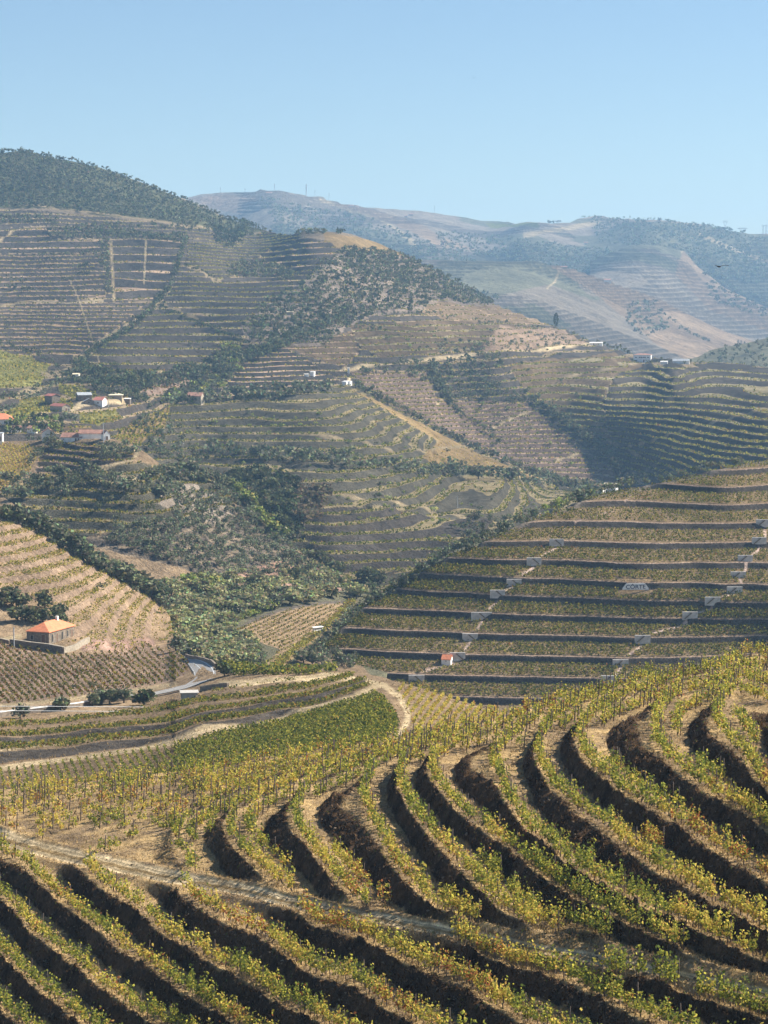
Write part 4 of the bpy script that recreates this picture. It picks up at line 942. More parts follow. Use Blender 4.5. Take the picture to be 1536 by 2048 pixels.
gv, gf_, gc = gl.arrays(r); tv_, tf2, tc2 = tb.arrays(r)
tag(mesh_np('dry_grass', gv, gf_, M['grass'], np.clip(gc, 0, 1)), 'dry straw-coloured grass growing over the near terraces', 'grass', kind='stuff')
tag(mesh_np('grapevine_trunks', tv_, tf2, M['bark']), 'thin dark trunks under the farther foreground vines', 'grapevine trunk', kind='stuff')

n = 9000; u = r.uniform(-60, 1600, n); v = r.uniform(1400, 2100, n); k = v > interp_line(CREST, u) + 2; u, v = u[k], v[k]
p = FG.at(u, v); i_ = np.clip(((u - FG.u[0]) / 2).astype(int), 0, len(FG.u) - 1); j_ = np.clip(((v - FG.top[i_]) / (FG.bot[i_] - FG.top[i_]) * (FG.n - 1)).astype(int), 0, FG.n - 1)
k = r.random(len(u)) < .25 + .75 * bankm[i_, j_, 0]; p = p[k]; sz = 0.05 + 0.13 * r.random(len(p)) ** 2
sv_, sf_ = octas(p, sz, r); sc_ = np.repeat(np.array((.20, .155, .11)) * (.5 + .9 * r.random((len(p), 1))), 6, 0)
tag(mesh_np('loose_stones', sv_, sf_, M['g_near'], sc_), 'loose schist stones lying on the earth banks of the near terraces', 'stones', kind='stuff')

# ------------------------------------------------------------ trees
TC = dict(olive=(0.155, 0.165, 0.10), dark=(0.07, 0.08, 0.038), scrub=(0.12, 0.125, 0.068), bright=(0.22, 0.25, 0.07), reed=(0.29, 0.29, 0.14), yellow=(0.30, 0.27, 0.06), brown=(0.16, 0.13, 0.08))
TW = dict(olive='grey-green olive tree', dark='dark green evergreen tree', scrub='dull green scrub oak', bright='bright green leafy tree', reed='pale green riverside bush', yellow='yellow-green bush', brown='brownish bare-looking tree')
T = []
def place(lay, u, v, h, w, key, zone): T.append((lay.at(np.array([u]), np.array([v]))[0], h, w, key, zone, u, v))
def scat(lay, poly, su, sv, hr, key, zone, seed=0, keep=0.85, aspect=1.0, mixk=None, jit=.28):
    x0, x1, y0, y1 = box(poly); r = np.random.default_rng(seed + 200)
    u, v = np.meshgrid(np.arange(x0, x1, su), np.arange(y0, y1, sv)); u = u + (np.arange(u.shape[0]) % 2)[:, None] * su / 2
    u = u.ravel() + r.normal(size=u.size) * su * jit; v = v.ravel() + r.normal(size=v.size) * sv * jit
    k = pip(u, v, poly) & (r.random(u.size) < keep) & (u > -30) & (u < 1566); u, v = u[k], v[k]
    if not len(u): return
    P_ = lay.at(u, v)
    for p, uu, vv in zip(P_, u, v):
        h = r.uniform(*hr); kk = key if mixk is None or r.random() > .25 else mixk
        T.append((p, h, h * aspect * r.uniform(.85, 1.25), kk, zone, uu, vv))
def band(lay, line, width, sp, hr, key, zone, seed=0, keep=0.9, aspect=1.0, mixk=None):
    r = np.random.default_rng(seed + 400); Ln = np.array(line, float); L = np.r_[0, np.cumsum(np.hypot(*np.diff(Ln, axis=0).T))]
    nrow = max(1, int(round(width / (sp * .8))))
    for j in range(nrow):
        t = np.arange(0, L[-1], sp) + r.random() * sp; t = t + r.normal(size=len(t)) * sp * .2
        o = (j + .5) / nrow * width - width / 2
        u = np.interp(t, L, Ln[:, 0]); v = np.interp(t, L, Ln[:, 1]) + o + r.normal(size=len(t)) * 1.2
        k = (r.random(len(t)) < keep) & (u > -30) & (u < 1566)
        if not k.any(): continue
        for p, uu, vv in zip(lay.at(u[k], v[k]), u[k], v[k]):
            h = r.uniform(*hr); kk = key if mixk is None or r.random() > .25 else mixk
            T.append((p, h, h * aspect * r.uniform(.85, 1.25), kk, zone, uu, vv))
# big hill
scat(HL, forest, 7.2, 3.6, (3.2, 5.8), 'scrub', 'on the wooded hilltop at the upper left', 1, .92, 1.15, 'dark')
band(HL, [(0,440),(60,440),(112,446)], 14, 7, (4, 6.5), 'scrub', 'below the wooded hilltop', 2, .9, 1.1)
band(HL, [(95,468),(200,470),(300,474),(372,480)], 16, 7, (4, 6.5), 'scrub', 'below the wooded hilltop', 3, .9, 1.1, 'dark')
band(HL, [(120,452),(300,455),(420,460),(470,470),(540,468)], 12, 10, (3, 5.5), 'scrub', 'below the wooded hilltop', 4, .7, 1.1)
band(HL, [(430,470),(460,485),(500,450)], 30, 8, (5, 9), 'dark', 'below the wooded hilltop', 44, .9, 1.1)
band(HL, [(212,470),(214,500),(215,530),(216,580)], 4, 5, (4, 6), 'scrub', 'between two terraced parcels', 5)
band(HL, [(206,480),(206,540)], 4, 5, (4, 6), 'scrub', 'between two terraced parcels', 55)
band(HL, [(374,478),(362,510),(350,550),(335,585),(315,605),(290,635),(250,665),(190,700),(165,725)], 9, 5.5, (4, 6.5), 'scrub', 'beside the hillside track', 6, .9, 1, 'dark')
band(HL, [(0,560),(60,565)], 8, 8, (3.5, 5), 'scrub', 'on the upper terraces', 7)
for (a, b) in ((105,536),(165,530),(130,560),(165,548),(20,576),(55,583),(215,578),(80,510),(110,513),(140,512),(168,508),(195,510)):
    band(HL, [(a - 10, b), (a + 10, b)], 5, 6, (3.5, 5), 'scrub', 'on the upper terraces', a)
band(HL, [(315,606),(340,625),(380,640),(420,655),(460,672),(500,690)], 6, 5, (2.4, 3.6), 'dark', 'in the hedge across the green parcels', 8)
band(HL, [(372,532),(400,540),(432,560)], 5, 5, (2.2, 3.5), 'dark', 'in the hedge across the green parcels', 9)
scat(HL, [(445,548),(480,522),(560,532),(600,548),(590,562),(500,556)], 8, 4.5, (4, 6), 'scrub', 'on the second hill crest', 10, .9, 1.1)
band(HL, [(485,520),(520,505),(560,480),(590,470)], 6, 7, (3, 5), 'scrub', 'on the second hill crest', 11)
band(HL, [(590,468),(650,466)], 10, 7, (4, 6.5), 'scrub', 'on the second hill crest', 12, .95, 1.1)
band(HL, [(675,466),(690,466)], 3, 6, (5, 6.5), 'dark', 'on the second hill crest', 13)
scat(HL, scrub, 10, 5.6, (3.2, 6.2), 'scrub', 'on the scrubby middle hill', 14, .86, 1.15, 'dark')
scat(HL, [(690,498),(790,505),(860,535),(920,570),(1000,612),(930,606),(850,590),(760,570),(690,540)], 9, 5, (4, 6.5), 'scrub', 'on the scrubby middle hill', 15, .8, 1.15)
band(HL, [(690,630),(620,665),(560,692),(500,715),(430,738),(370,755),(300,768),(210,757),(150,738)], 24, 8, (4.5, 7.5), 'scrub', 'in the wooded gully', 16, .9, 1.1, 'dark')
scat(HL, [(440,700),(500,700),(480,745),(420,800),(300,812),(380,770)], 9, 6, (4, 7), 'scrub', 'in the wooded gully', 17, .9, 1.1, 'bright')
band(HL, [(0,690),(60,705),(110,730),(130,760),(60,785),(0,800)], 8, 8, (3.5, 5.5), 'scrub', 'round the yellow-green field', 18, .85)
band(HL, [(100,745),(120,765),(80,790),(30,815),(0,825)], 10, 9, (3.5, 5), 'olive', 'above the red-roofed farm', 19, .9)
band(HL, [(130,760),(180,770),(215,790),(280,800),(300,815)], 12, 9, (4, 6), 'scrub', 'above the red-roofed farm', 20, .9, 1, 'dark')
scat(HL, [(140,735),(200,745),(300,770),(290,800),(200,775),(140,760)], 9, 6, (3.5, 5.5), 'dark', 'above the red-roofed farm', 21, .8)
band(HL, [(590,640),(680,615),(760,628),(840,625),(960,645),(1060,655),(1110,660)], 8, 9, (3, 4.6), 'olive', 'above the hillside road', 22, .85)
band(HL, [(640,690),(700,650),(760,660)], 14, 10, (3, 4.6), 'scrub', 'above the hillside road', 23, .7)
scat(HL, [(850,690),(1000,660),(1160,672),(1180,690),(1100,698),(960,704),(860,716)], 14, 8, (2.5, 5), 'olive', 'above the hillside road', 24, .6)
scat(HL, [(720,740),(840,722),(1000,704),(1010,735),(960,750),(1040,790),(1060,806),(960,806),(900,790),(860,770),(800,748),(720,752)], 11, 7, (3, 5.5), 'scrub', 'below the hillside road', 25, .7, 1.1, 'olive')
band(HL, [(860,738),(880,770),(900,800)], 20, 9, (5, 7), 'scrub', 'below the hillside road', 26, .8)
band(HL, [(1053,795),(1110,832),(1168,875),(1215,910),(1245,945)], 15, 8, (4.5, 7), 'scrub', 'in the hedge running down the far slope', 27, .95, 1.1)
band(HL, [(893,800),(935,838),(978,865),(1000,890)], 7, 8, (3.5, 5.5), 'scrub', 'in the hedge running down the far slope', 28)
band(HL, [(1190,684),(1230,696),(1260,706)], 6, 7, (3.5, 6), 'scrub', 'near the white house on the ridge', 29)
band(HL, [(1262,724),(1340,722),(1400,726)], 6, 9, (3, 5), 'scrub', 'near the white house on the ridge', 30)
band(HL, [(1235,960),(1290,958),(1350,952),(1420,940)], 8, 12, (3, 5), 'scrub', 'behind the walled vineyard', 31)
scat(JL, [(1400,715),(1480,690),(1566,675),(1566,745),(1400,742)], 12, 8, (4, 7), 'scrub', 'on the small hill at the right edge', 32, .8)
for poly, sp in (([(520,400),(700,430),(850,480),(1000,540),(760,520),(600,500),(560,470)], 8), ([(1180,437),(1440,452),(1536,480),(1536,570),(1400,560),(1330,500),(1200,490)], 9), ([(870,465),(1080,480),(1280,520),(1200,560),(1000,520),(880,500)], 9)):
    scat(I1, poly, sp * .8, 3.6, (5, 10), 'olive', 'on the hazy far ridge', sp, .7, 1.3)  # ridge trees take the paler olive tint, haze put into their colour
band(I1, [(1160,440),(1250,438),(1430,452)], 3, 7, (5, 9), 'olive', 'on the hazy far ridge', 33)
scat(I1, [(1060,500),(1200,500),(1370,540),(1536,600),(1536,660),(1330,620),(1140,540)], 8, 4, (5, 9), 'olive', 'on the hazy far ridge', 341, .7, 1.3)
band(I1, [(1095,447),(1120,447)], 2, 6, (8, 12), 'dark', 'on the hazy far ridge', 34)
scat(I2, [(760,560),(900,570),(1000,600),(900,640),(780,600)], 10, 6, (6, 10), 'scrub', 'on the hazy far spur', 35, .7, 1.3)
scat(I2, [(1260,600),(1310,605),(1340,660),(1280,680),(1250,640)], 8, 6, (5, 9), 'olive', 'on the hazy far spur', 36, .6, 1.3)
band(I2, [(1290,605),(1350,650),(1420,690)], 6, 8, (6, 9), 'scrub', 'on the hazy far spur', 37)
scat(I3, [(1400,540),(1536,620),(1536,640),(1420,600)], 9, 6, (6, 10), 'scrub', 'on the hazy far slope', 38, .7, 1.3)
# central hill
band(FL_, [(330,806),(420,802),(520,794),(600,786),(660,780)], 16, 13, (5, 8), 'olive', 'along the top of the central hill', 40, .95, 1.15)
band(FL_, [(700,772),(760,802),(820,834),(880,866),(950,903),(1010,928),(1060,948),(1150,978)], 8, 10, (4.5, 6.8), 'scrub', 'along the right ridge of the central hill', 41, .95, 1.15)
band(FL_, [(415,905),(500,912),(560,918),(640,925),(700,926)], 20, 14, (5, 7.5), 'olive', 'in the tree belt across the central hill', 42, .9, 1.15, 'scrub')
band(FL_, [(700,930),(780,935),(860,948),(930,948)], 18, 15, (4.5, 6.5), 'olive', 'in the tree belt across the central hill', 43, .85, 1.1, 'scrub')
band(FL_, [(900,945),(1000,955),(1080,965),(1150,975),(1200,985)], 24, 14, (5.5, 8), 'olive', 'in the tree belt across the central hill', 45, .9, 1.15, 'scrub')
scat(FL_, [(250,850),(320,830),(380,850),(360,900),(420,915),(400,950),(340,930),(290,890)], 15, 9, (3.5, 6), 'scrub', 'left of the central hill', 46, .65, 1, 'olive')
scat(FL_, [(440,960),(530,950),(590,985),(600,1030),(590,1080),(560,1090),(530,1040),(480,990)], 13, 8, (5, 9), 'dark', 'in the dark gorge', 47, .9, 1.1, 'scrub')
scat(FL_, [(590,980),(680,985),(660,1020),(620,1050),(590,1060)], 16, 10, (5, 8), 'brown', 'in the dark gorge', 48, .7, 1.1)
scat(FL_, [(600,800),(900,900),(900,1000),(1100,1000),(900,1100),(600,1000),(400,950),(340,860)], 22, 12, (1.2, 2.6), 'bright', 'on the central terraces', 49, .5, 1.3, 'scrub')
scat(HL, [(0,455),(560,470),(600,560),(480,680),(300,760),(0,690)], 24, 11, (1.3, 3.2), 'scrub', 'on the upper terraces', 491, .4, 1.2)
scat(HL, [(700,640),(1100,660),(1200,760),(1220,940),(1060,930),(860,780)], 20, 10, (1.3, 3.0), 'scrub', 'on the far right terraces', 492, .45, 1.2, 'bright')
scat(VL, [(575,1343),(605,1308),(655,1272),(712,1215),(735,1232),(700,1300),(720,1345)], 13, 9, (2.6, 4.4), 'olive', 'along the left edge of the walled vineyard', 493, .35, 1.2)
band(VL, [(545,1342),(600,1297),(650,1259),(708,1203)], 3, 5, (1.5, 2.2), 'yellow', 'in the yellow vine row beside the walled vineyard', 494, 1, 1.6)
scat(FL_, [(930,1040),(1000,1035),(1040,1055),(1000,1075),(950,1100),(920,1090)], 14, 9, (3, 5), 'scrub', 'beside the walled vineyard', 50, .7, 1.1, 'brown')
band(FL_, [(600,1110),(700,1160),(760,1165)], 14, 13, (4, 7), 'scrub', 'above the riverside', 51, .9, 1.1)
# olive knoll
scat(EL, [(345,1005),(440,970),(485,1003),(520,1042),(580,1095),(640,1148),(560,1165),(440,1160),(350,1135),(200,1082),(260,1050),(330,1040)], 18.5, 11.5, (3.4, 4.8), 'olive', 'in the olive grove on the knoll', 52, .94, 1.1, None, .13)
band(EL, [(445,965),(485,995),(520,1033),(552,1066),(580,1088)], 14, 11, (4, 6), 'bright', 'on the crest of the olive knoll', 53, .95, 1.2, 'olive')
band(EL, [(300,955),(360,950),(430,962),(450,985)], 20, 13, (4, 6), 'olive', 'on the crest of the olive knoll', 54, .9, 1.2)
scat(EL, [(0,965),(80,948),(180,945),(300,958),(380,985),(340,1000),(200,985),(60,1000),(0,1005)], 20, 11, (4, 6), 'olive', 'below the white houses', 55, .9, 1.15, 'scrub')
scat(EL, [(60,1020),(200,1000),(330,1020),(300,1045),(160,1060)], 34, 13, (3, 4.5), 'scrub', 'below the white houses', 56, .45)
band(EL, [(60,935),(75,915),(95,890),(120,905)], 14, 12, (4, 6), 'scrub', 'below the white houses', 57, .9)
scat(EL, [(195,890),(262,896),(272,922),(205,925)], 13, 8, (3.5, 5.5), 'olive', 'below the white houses', 58, .6)
band(EL, [(585,1140),(640,1150)], 10, 10, (3, 4), 'scrub', 'in the olive grove on the knoll', 59, .8)
for (u_, v_, h_, k_) in ((100,838,10,'x'),): pass
scat(HL, [(15,850),(80,838),(130,842),(128,872),(90,870),(10,878)], 12, 8, (4.5, 7), 'dark', 'round the white houses', 60, .85, 1.1, 'bright')
band(HL, [(125,838),(150,845)], 8, 10, (5, 7), 'olive', 'round the white houses', 61)
band(HL, [(0,868),(80,880),(100,882)], 8, 12, (3, 5), 'scrub', 'round the white houses', 62)
# middle hill edge, riverside, walled vineyard edge
band(ML, [(0,1034),(60,1054),(130,1094),(200,1140),(270,1176),(325,1208)], 9, 15, (4.4, 6.6), 'olive', 'along the edge of the pale slope', 63, .97, 1.2, 'scrub')
band(EL, [(0,1045),(60,1055),(130,1095),(200,1140),(270,1180),(330,1205)], 34, 17, (4, 6), 'olive', 'along the edge of the pale slope', 64, .95, 1.2, 'scrub')
scat(VL, [(335,1190),(420,1155),(500,1172),(600,1174),(690,1186),(750,1184),(720,1200),(640,1206),(560,1214),(500,1236),(465,1258),(478,1283),(510,1306),(520,1338),(440,1340),(380,1325),(345,1275)], 15, 8.5, (3, 5.4), 'reed', 'in the riverside thicket', 65, .95, 1.25, 'olive')
scat(EL, [(620,1140),(700,1175),(700,1200),(480,1200),(460,1178),(560,1170)], 15, 9, (4, 6), 'reed', 'in the riverside thicket', 650, .9, 1.25, 'scrub')
scat(VL, [(360,1170),(420,1165),(440,1195),(380,1200)], 16, 9, (4.5, 6.5), 'bright', 'in the riverside thicket', 66, .8, 1.2)
band(VL, [(395,1262),(450,1255),(505,1235),(540,1220)], 8, 12, (2.5, 4), 'bright', 'in the riverside thicket', 67, .9, 1.2)
place(EL, 582, 1168, 6.5, 8.5, 'dark', 'alone on the reddish bank')
band(EL, [(560,1125),(600,1120),(630,1140)], 10, 13, (4, 6), 'scrub', 'at the foot of the olive grove', 68)
band(CL, [(640,1300),(665,1276),(700,1246),(735,1216),(775,1192),(815,1170),(870,1135)], 14, 14, (3.0, 4.3), 'olive', 'along the left edge of the walled vineyard', 69, .95, 1.2)
band(CL, [(560,1346),(600,1335),(630,1312),(650,1300)], 10, 15, (3, 4.6), 'olive', 'along the left edge of the walled vineyard', 70, .8, 1.1)
band(CL, [(868,1128),(908,1108),(958,1088),(1000,1068),(1033,1052),(1070,1040)], 8, 11, (3.0, 4.4), 'olive', 'along the left edge of the walled vineyard', 71, .97, 1.2, 'olive')
band(CL, [(1070,1038),(1118,1021),(1160,1004),(1208,987),(1260,977)], 4, 14, (3.6, 5.2), 'olive', 'along the top edge of the walled vineyard', 72, .95, 1.1, 'bright')
band(CL, [(1270,974),(1318,966),(1370,953),(1418,943),(1480,930)], 3, 26, (2.8, 4), 'olive', 'along the top edge of the walled vineyard', 73, .9, 1.1)
band(CL, [(700,1236),(768,1187),(808,1164),(850,1140)], 3, 5, (1.4, 2.0), 'yellow', 'in the yellow vine row beside the walled vineyard', 74, 1, 1.6)
for a, b, h, k_ in ((40,1437,4.2,'olive'),(122,1421,4.6,'olive'),(185,1412,4,'olive'),(205,1408,4.5,'olive'),(220,1408,4.8,'olive'),(248,1406,4.4,'olive'),(288,1409,5.2,'dark'),(449,1353,4.4,'dark'),(300,1404,2.2,'scrub')):
    place(ML, a, b, h * .75, h * .95, k_, 'beside the curving road')
for a, b, h in ((8,1215,5),(22,1212,5.5),(38,1216,5),(90,1218,5.2),(35,1245,4.5),(52,1243,5),(70,1248,4.6),(86,1245,4.4),(118,1236,4.5),(122,1250,4)):
    place(ML, a, b, h, h * 1.15, 'scrub', 'behind the orange-roofed stone house')
for a, b, h in ((205,1184,2.5),(270,1192,2.6),(322,1208,4.5),(336,1212,4.2),(352,1222,4)): place(ML, a, b, h, h * 1.2, 'olive', 'on the pale terraced slope')
blob = [(150,1377),(180,1372),(188,1375),(235,1372),(270,1368),(290,1366)]
for a, b in blob: place(ML, a, b, 1.2, 1.9, 'yellow' if a > 200 else 'scrub', 'on the bank above the road')

def crown_pts(r, n, h, w):
    nl = 7; lo = r.normal(size=(nl, 3)) * np.array((.17, .17, .11)); lo[:, 2] += 0.56; rad = 0.20 + 0.13 * r.random(nl)
    g = r.integers(0, nl, n); d = r.normal(size=(n, 3)); d /= np.linalg.norm(d, axis=1, keepdims=True)
    c = lo[g] + d * rad[g][:, None] * (0.35 + 0.7 * r.random((n, 1)))
    c[:, 2] = np.clip(c[:, 2], 0.12, 1.05)
    return c * np.array((w, w, h)), g
def ucols(key, n, r, g=None):
    c = np.array(TC[key]) * (0.62 + 0.75 * r.random((n, 1)))
    return c * (1 + 0.12 * r.normal(size=(n, 3)))
size = np.array([t[1] * t[2] / np.hypot(t[0][0], t[0][1]) ** 2 for t in T])
big = np.argsort(-size)[:300]; bigs = set(big.tolist())
zones = {}
for t in T: zones.setdefault(t[4], []).append((t[5], t[6]))
def tree_label(i):
    p, h, w, key, zone, u, v = T[i]; z = np.array(zones[zone]); fu = (z[:, 0] < u).mean(); fv = (z[:, 1] < v).mean()
    hu = 'left ' if fu < .33 else ('right ' if fu > .66 else 'middle '); hv = 'upper ' if fv < .33 else ('lower ' if fv > .66 else '')
    return ('tall ' if h > 5.6 else ('low ' if h < 4.2 else '')) + TW[key] + ' ' + zone + ', ' + (hv + hu).strip() + ' part'
TL = {}
for i in big: TL.setdefault(tree_label(i), []).append(i)
TLAB = {}
for lb, ii in TL.items():
    ii = sorted(ii, key=lambda j: T[j][5])
    for n_, j in enumerate(ii): TLAB[j] = lb if len(ii) == 1 else lb + ', ' + ordw(n_ + 1) + ' from left'
for j, lb in TLAB.items():
    if len(lb.split()) > 16: lb = lb.replace(' part', '')
    if len(lb.split()) > 16: lb = lb.replace('grey-green ', '').replace('dull green ', '').replace('dark green ', '').replace('pale green ', '')
    if len(lb.split()) > 16: lb = lb.replace('running down', 'on')
    TLAB[j] = lb
tp = {}; rt = np.random.default_rng(9)
for i in big:
    p, h, w, key, zone, u, v = T[i]; q = int(rt.integers(0, 4)); kk = (key, q)
    if kk not in tp:
        r = np.random.default_rng(hash(key) % 9999 + q if False else sum(map(ord, key)) + q * 7)
        L_ = Leaves(); n = 300; c, g = crown_pts(r, n, 1, 1); L_.add(c, 0.06 + 0.06 * r.random(n), ucols(key, n, r)); v_, f_, k_ = L_.arrays(r)
        e = empty({'olive': 'olive_tree', 'dark': 'evergreen_tree', 'scrub': 'oak_tree', 'bright': 'leafy_tree', 'reed': 'riverside_bush', 'yellow': 'bush', 'brown': 'bare_tree'}[key], p)
        tv, tf = tube([(0, 0, -0.08), (0.02, 0.01, 0.15), (-0.03, 0.0, 0.35), (0.05, 0.03, 0.6)], [0.05, 0.035, 0.03, 0.012], 5)
        b1, b1f = tube([(0, 0, 0.2), (0.12, 0.05, 0.4), (0.2, 0.1, 0.6)], [0.02, 0.016, 0.008], 4); b2, b2f = tube([(0, 0, 0.22), (-0.13, -0.05, 0.42), (-0.2, -0.1, 0.62)], [0.02, 0.015, 0.008], 4)
        allv = tv + b1 + b2; allf = tf + [tuple(x + len(tv) for x in f) for f in b1f] + [tuple(x + len(tv) + len(b1) for x in f) for f in b2f]
        t1 = mesh_np('trunk', allv, allf, M['bark'], parent=e); t2 = mesh_np('crown', v_, f_, M['tree'], np.clip(k_, 0, 1), parent=e); tp[kk] = (e, t1, t2)
    else:
        e0, a0, b0 = tp[kk]; e = e0.copy(); link(e)
        for ch in (a0, b0):
            c_ = ch.copy(); link(c_); c_.parent = e
    e.location = p; e.rotation_euler = (0, 0, rt.random() * 6.28); e.scale = (w, w * (0.9 + .2 * rt.random()), h)
    tag(e, TLAB[i], 'bush' if key in ('reed', 'yellow') else 'tree', 'trees ' + zone)
r = np.random.default_rng(19)
for i, (p, h, w, key, zone, u, v) in enumerate(T):
    if i in bigs: continue
    d = math.hypot(p[0], p[1]); n = 110 if d < 950 else (44 if d < 1500 else 20)
    c, g = crown_pts(r, n, h, w); tree_rest.add(c + p, w * (0.08 if n == 110 else (.12 if n == 44 else .17)) * (0.7 + .6 * r.random(n)), ucols(key, n, r) * (0.8 + .4 * r.random()))
print('trees', len(T), 'vines', len(FV), 'posts', len(po))
tag(tree_rest.build('distant_trees', M['tree']), 'small olive trees and scrub oaks scattered over the farther hillsides', 'tree', 'trees on the farther hillsides', kind='stuff')
#--THINGS--
# ------------------------------------------------------------ buildings and small things
class MB:
    def __init__(s): s.v = []; s.f = []
    def poly(s, pts, faces):
        b = len(s.v); s.v += [tuple(p) for p in pts]; s.f += [tuple(b + i for i in f) for f in faces]
    def box(s, x0, x1, y0, y1, z0, z1):
        s.poly([(x0,y0,z0),(x1,y0,z0),(x1,y1,z0),(x0,y1,z0),(x0,y0,z1),(x1,y0,z1),(x1,y1,z1),(x0,y1,z1)],
               [(0,3,2,1),(4,5,6,7),(0,1,5,4),(1,2,6,5),(2,3,7,6),(3,0,4,7)])
    def bar(s, a, b, r, k=5):
        a = np.array(a, float); b = np.array(b, float); d = b - a; d /= np.linalg.norm(d) + 1e-9
        u_ = np.cross(d, (0, 0, 1) if abs(d[2]) < .9 else (1, 0, 0)); u_ /= np.linalg.norm(u_); w_ = np.cross(d, u_)
        P_ = [c + r * (u_ * math.cos(t) + w_ * math.sin(t)) for c in (a, b) for t in [2 * math.pi * i / k for i in range(k)]]
        s.poly(P_, [(i, (i + 1) % k, k + (i + 1) % k, k + i) for i in range(k)] + [tuple(range(k))[::-1], tuple(range(k, 2 * k))])
    def build(s, name, mat, parent=None):
        me = bpy.data.meshes.new(name); me.from_pydata(s.v, [], s.f); me.update(); me.materials.append(mat)
        o = bpy.data.objects.new(name, me); link(o)
        if parent is not None: o.parent = parent
        return o
def wpart(name, mat, parent, *box_, frame=None):
    m_ = MB(); m_.box(*box_); return m_.build(name, mat, parent)

def house(name, label, lay, u, v, w, d, h, rh, yaw=0, roof='gable', wall='white', rm='tile', wins=(), doors=(), anchor='fc', cat='house', group=None, dz=0.0, found=3.0, over=0.3, chimney=None, axis='x', dy=0.0):
    p = lay.P(u, v).copy(); p[:2] *= 1 + dy / p[1]; a = R(yaw); ca, sa = math.cos(a), math.sin(a)
    ox, oy = {'fc': (0, d / 2), 'fr': (-w / 2, d / 2), 'fl': (w / 2, d / 2)}[anchor]
    loc = (p[0] + ox * ca - oy * sa, p[1] + ox * sa + oy * ca, p[2] + dz)
    e = empty(name, loc, a); tag(e, label, cat, group)
    X, Y = w / 2, d / 2
    m_ = MB()
    m_.box(-X, X, -Y, Y, -found, h)
    if roof == 'gable':
        if axis == 'x': m_.poly([(-X,-Y,h),(-X,Y,h),(-X,0,h+rh),(X,-Y,h),(X,Y,h),(X,0,h+rh)], [(0,2,1),(3,4,5),(0,3,5,2),(1,2,5,4)])
        else: m_.poly([(-X,-Y,h),(X,-Y,h),(0,-Y,h+rh),(-X,Y,h),(X,Y,h),(0,Y,h+rh)], [(0,1,2),(3,5,4),(0,2,5,3),(1,4,5,2)])
    m_.build('wall', M[wall], e)
    r_m = MB(); t = 0.14; o = over
    def slab(q): # quad with thickness
        q = [np.array(x_, float) for x_ in q]; r_m.poly(q + [x_ + np.array((0, 0, t)) for x_ in q], [(0,3,2,1),(4,5,6,7),(0,1,5,4),(1,2,6,5),(2,3,7,6),(3,0,4,7)] if len(q) == 4 else [(0,2,1),(3,4,5),(0,1,4,3),(1,2,5,4),(2,0,3,5)])
    z = h + 0.02
    if roof == 'gable':
        k = rh / (Y if axis == 'x' else X) * o
        if axis == 'x': slab([(-X-o,-Y-o,z-k),(X+o,-Y-o,z-k),(X+o,0,z+rh),(-X-o,0,z+rh)]); slab([(X+o,Y+o,z-k),(-X-o,Y+o,z-k),(-X-o,0,z+rh),(X+o,0,z+rh)])
        else: slab([(-X-o,Y+o,z-k),(-X-o,-Y-o,z-k),(0,-Y-o,z+rh),(0,Y+o,z+rh)]); slab([(X+o,-Y-o,z-k),(X+o,Y+o,z-k),(0,Y+o,z+rh),(0,-Y-o,z+rh)])
    elif roof == 'hip':
        if w >= d: a1, a2 = (-(X - Y), 0, z + rh), (X - Y + .01, 0, z + rh)
        else: a1, a2 = (0, -(Y - X), z + rh), (0, Y - X + .01, z + rh)
        A_, B_, C_, D_ = (-X-o,-Y-o,z), (X+o,-Y-o,z), (X+o,Y+o,z), (-X-o,Y+o,z)
        if w >= d: slab([A_, B_, a2, a1]); slab([C_, D_, a1, a2]); slab([B_, C_, a2]); slab([D_, A_, a1])
        else: slab([A_, B_, a1]); slab([C_, D_, a2]); slab([B_, C_, a2, a1]); slab([D_, A_, a1, a2])
    else: slab([(-X-o,-Y-o,z),(X+o,-Y-o,z),(X+o,Y+o,z+rh),(-X-o,Y+o,z+rh)])
    ro = r_m.build('roof', M[rm], e)
    if chimney:
        m_ = MB(); m_.box(chimney[0]-.3, chimney[0]+.3, chimney[1]-.3, chimney[1]+.3, h, h + rh + .9); m_.build('chimney', M['white'], ro)
    for (face, c, zz, ww, hh, kind) in [tuple(x_) + ('window',) for x_ in wins] + [tuple(x_) + ('door',) for x_ in doors]:
        m_ = MB(); e1, e2 = 0.03, 0.06
        def put(m_, c0, c1, z0, z1, q0, q1):
            if face == 'f': m_.box(c0, c1, -Y - q1, -Y - q0, z0, z1)
            elif face == 'r': m_.box(X + q0, X + q1, c0, c1, z0, z1)
            else: m_.box(-X - q1, -X - q0, c0, c1, z0, z1)
        fm = MB(); f_ = 0.1
        put(fm, c - ww/2 - f_, c - ww/2, zz, zz + hh, 0, .08); put(fm, c + ww/2, c + ww/2 + f_, zz, zz + hh, 0, .08); put(fm, c - ww/2 - f_, c + ww/2 + f_, zz + hh, zz + hh + f_, 0, .08)
        if kind == 'window': put(fm, c - ww/2 - f_, c + ww/2 + f_, zz - f_, zz, 0, .10)
        fo = fm.build(kind, M['paleston'] if wall != 'white' else M['white'], e)
        put(m_, c - ww/2, c + ww/2, zz, zz + hh, -.02, .03); m_.build('pane' if kind == 'window' else 'panel', M['dark'] if kind == 'window' else M['wooddark'], fo)
    return e
